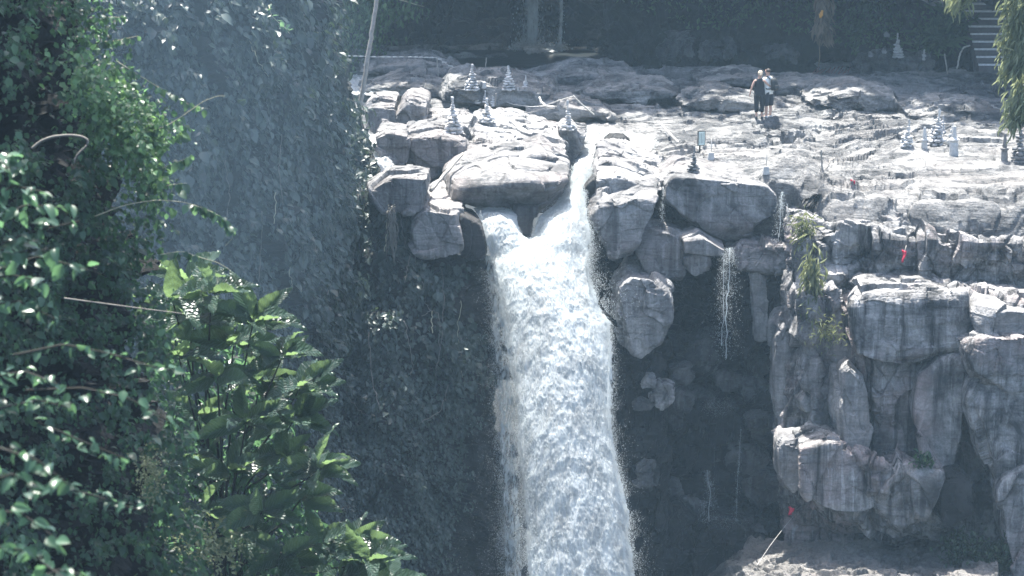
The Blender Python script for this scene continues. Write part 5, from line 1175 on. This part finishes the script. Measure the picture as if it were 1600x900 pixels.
for s in (-1, 1): loft('sleeve', [(1.19, s * .262 - .02, .015, .066, .066), (1.28, s * .235 - .02, .008, .074, .074), (1.4, s * .19 - .025, 0, .078, .08), (1.46, s * .14 - .025, 0, .05, .06)], M['white'], mo)
for s in (-1, 1): loft('shorts_leg', [(.44, s * .11, .005, .1, .105), (.5, s * .11, .005, .104, .108), (.7, s * .1, 0, .115, .125), (.9, s * .07, 0, .125, .14), (.98, s * .05, 0, .12, .135)], M['navy'], mo)
for s in (-1, 1): loft('shoe', [(-.02, s * .108, .05, .055, .15), (.03, s * .108, .05, .055, .148), (.06, s * .105, .012, .048, .085), (.09, s * .1, -.01, .044, .05)], M['sole'], mo)
cap_hair(mo, (-.046, -.012, 1.675), (.087, .1, .09), M['darkhair'], None, -.35)
loft('backpack', [(1.0, .06, -.24, .1, .06), (1.02, .06, -.25, .15, .09), (1.15, .05, -.26, .16, .105), (1.3, .03, -.25, .155, .095), (1.4, .02, -.23, .13, .075), (1.44, .02, -.22, .08, .045)], M['pack'], mo)
bpk = bpy.data.objects['backpack']
loft('pocket', [(1.03, .06, -.34, .09, .03), (1.05, .06, -.345, .11, .045), (1.16, .055, -.355, .115, .05), (1.2, .05, -.35, .1, .04)], M['pack'], bpk)
for s in (-1, 1): tubeobj('strap', [(s * .1 - .02, -.2, 1.4), (s * .12 - .02, -.08, 1.5), (s * .13 - .02, .08, 1.47), (s * .14 - .02, .15, 1.32), (s * .17, .1, 1.12), (s * .17, -.1, 1.05), (s * .13 + .03, -.22, 1.06)], .022, M['pack'], bpk, 6)
# crown of a small tree hanging over the leaning pole
lt = thing('small_tree', 'small dark tree with hanging twigs behind the leaning pole at the grotto corner', 'tree', tuple(ground(560, 112)))
lo = np.array(lt.location)
tubeobj('trunk', np.array([at(545, 112, 101), at(540, 60, 101.3), at(552, 10, 101.2), at(560, -60, 101)]) - lo, [.16, .13, .1, .07], M['bark'], lt, 7)
tubeobj('branch', np.array([at(552, 10, 101.2), at(590, -10, 100.2), at(640, 4, 99.6), at(664, 11, 99.4)]) - lo, [.05, .035, .02, .008], M['tendril'], lt, 5)
tubeobj('branch', np.array([at(545, 40, 101.2), at(570, 20, 100.6), at(600, 22, 100.2)]) - lo, [.04, .03, .01], M['bark'], lt, 5)
Pl = []
for cx, cy, sx, sy, nn in ((525, -10, 26, 26, 700), (560, 10, 24, 22, 500), (600, 10, 22, 16, 260), (530, 60, 26, 30, 520), (585, 45, 18, 24, 200), (640, 12, 14, 8, 60), (510, 100, 20, 22, 300)):
    for _ in range(nn): Pl.append(at(cx + rng.normal(0, sx), cy + rng.normal(0, sy), 100.6 + rng.normal(0, .6)))
Pl = np.array(Pl) - lo; n = len(Pl)
leafcloud('crown', Pl, np.array((0, -.3, -.9)) + rng.normal(0, .5, (n, 3)), np.array((0, -.3, .8)) + rng.normal(0, .5, (n, 3)), rng.uniform(.12, .3, n), .55, M['bush'], lt, kind='stuff')
# ------------------------------------------------------------------ haze: spray and humid air over the gorge
def box(name, lo, hi):
    x0, y0, z0 = lo; x1, y1, z1 = hi
    V = [(x0, y0, z0), (x1, y0, z0), (x1, y1, z0), (x0, y1, z0), (x0, y0, z1), (x1, y0, z1), (x1, y1, z1), (x0, y1, z1)]
    return meshnp(name, V, [(0, 3, 2, 1), (4, 5, 6, 7), (0, 1, 5, 4), (1, 2, 6, 5), (2, 3, 7, 6), (3, 0, 4, 7)])
hm = bpy.data.materials.new('haze'); hm.use_nodes = True; ht = hm.node_tree
ht.nodes.remove(ht.nodes['Principled BSDF'])
pv = ht.nodes.new('ShaderNodeVolumePrincipled')
pv.inputs['Color'].default_value = (.5, .77, 1, 1); pv.inputs['Density'].default_value = HAZE_DENSITY; pv.inputs['Anisotropy'].default_value = .25
ht.links.new(pv.outputs[0], ht.nodes['Material Output'].inputs['Volume'])
# denser sunlit spray hanging between the near bank and the vine cliff
mm = hm.copy(); mm.name = 'mist'; [n for n in mm.node_tree.nodes if n.type == 'PRINCIPLED_VOLUME'][0].inputs['Density'].default_value = .0027
D_, F_ = cubesphere(12); mc = at(290, 130, 53)
mo_ = link('mist', meshnp('mist', D_ * np.array((4, 7, 7)), F_, True), mm, kind='stuff'); mo_.location = mc
link('haze', box('haze', (-410, -210, -18), (410, 510, 42)), hm, kind='stuff')
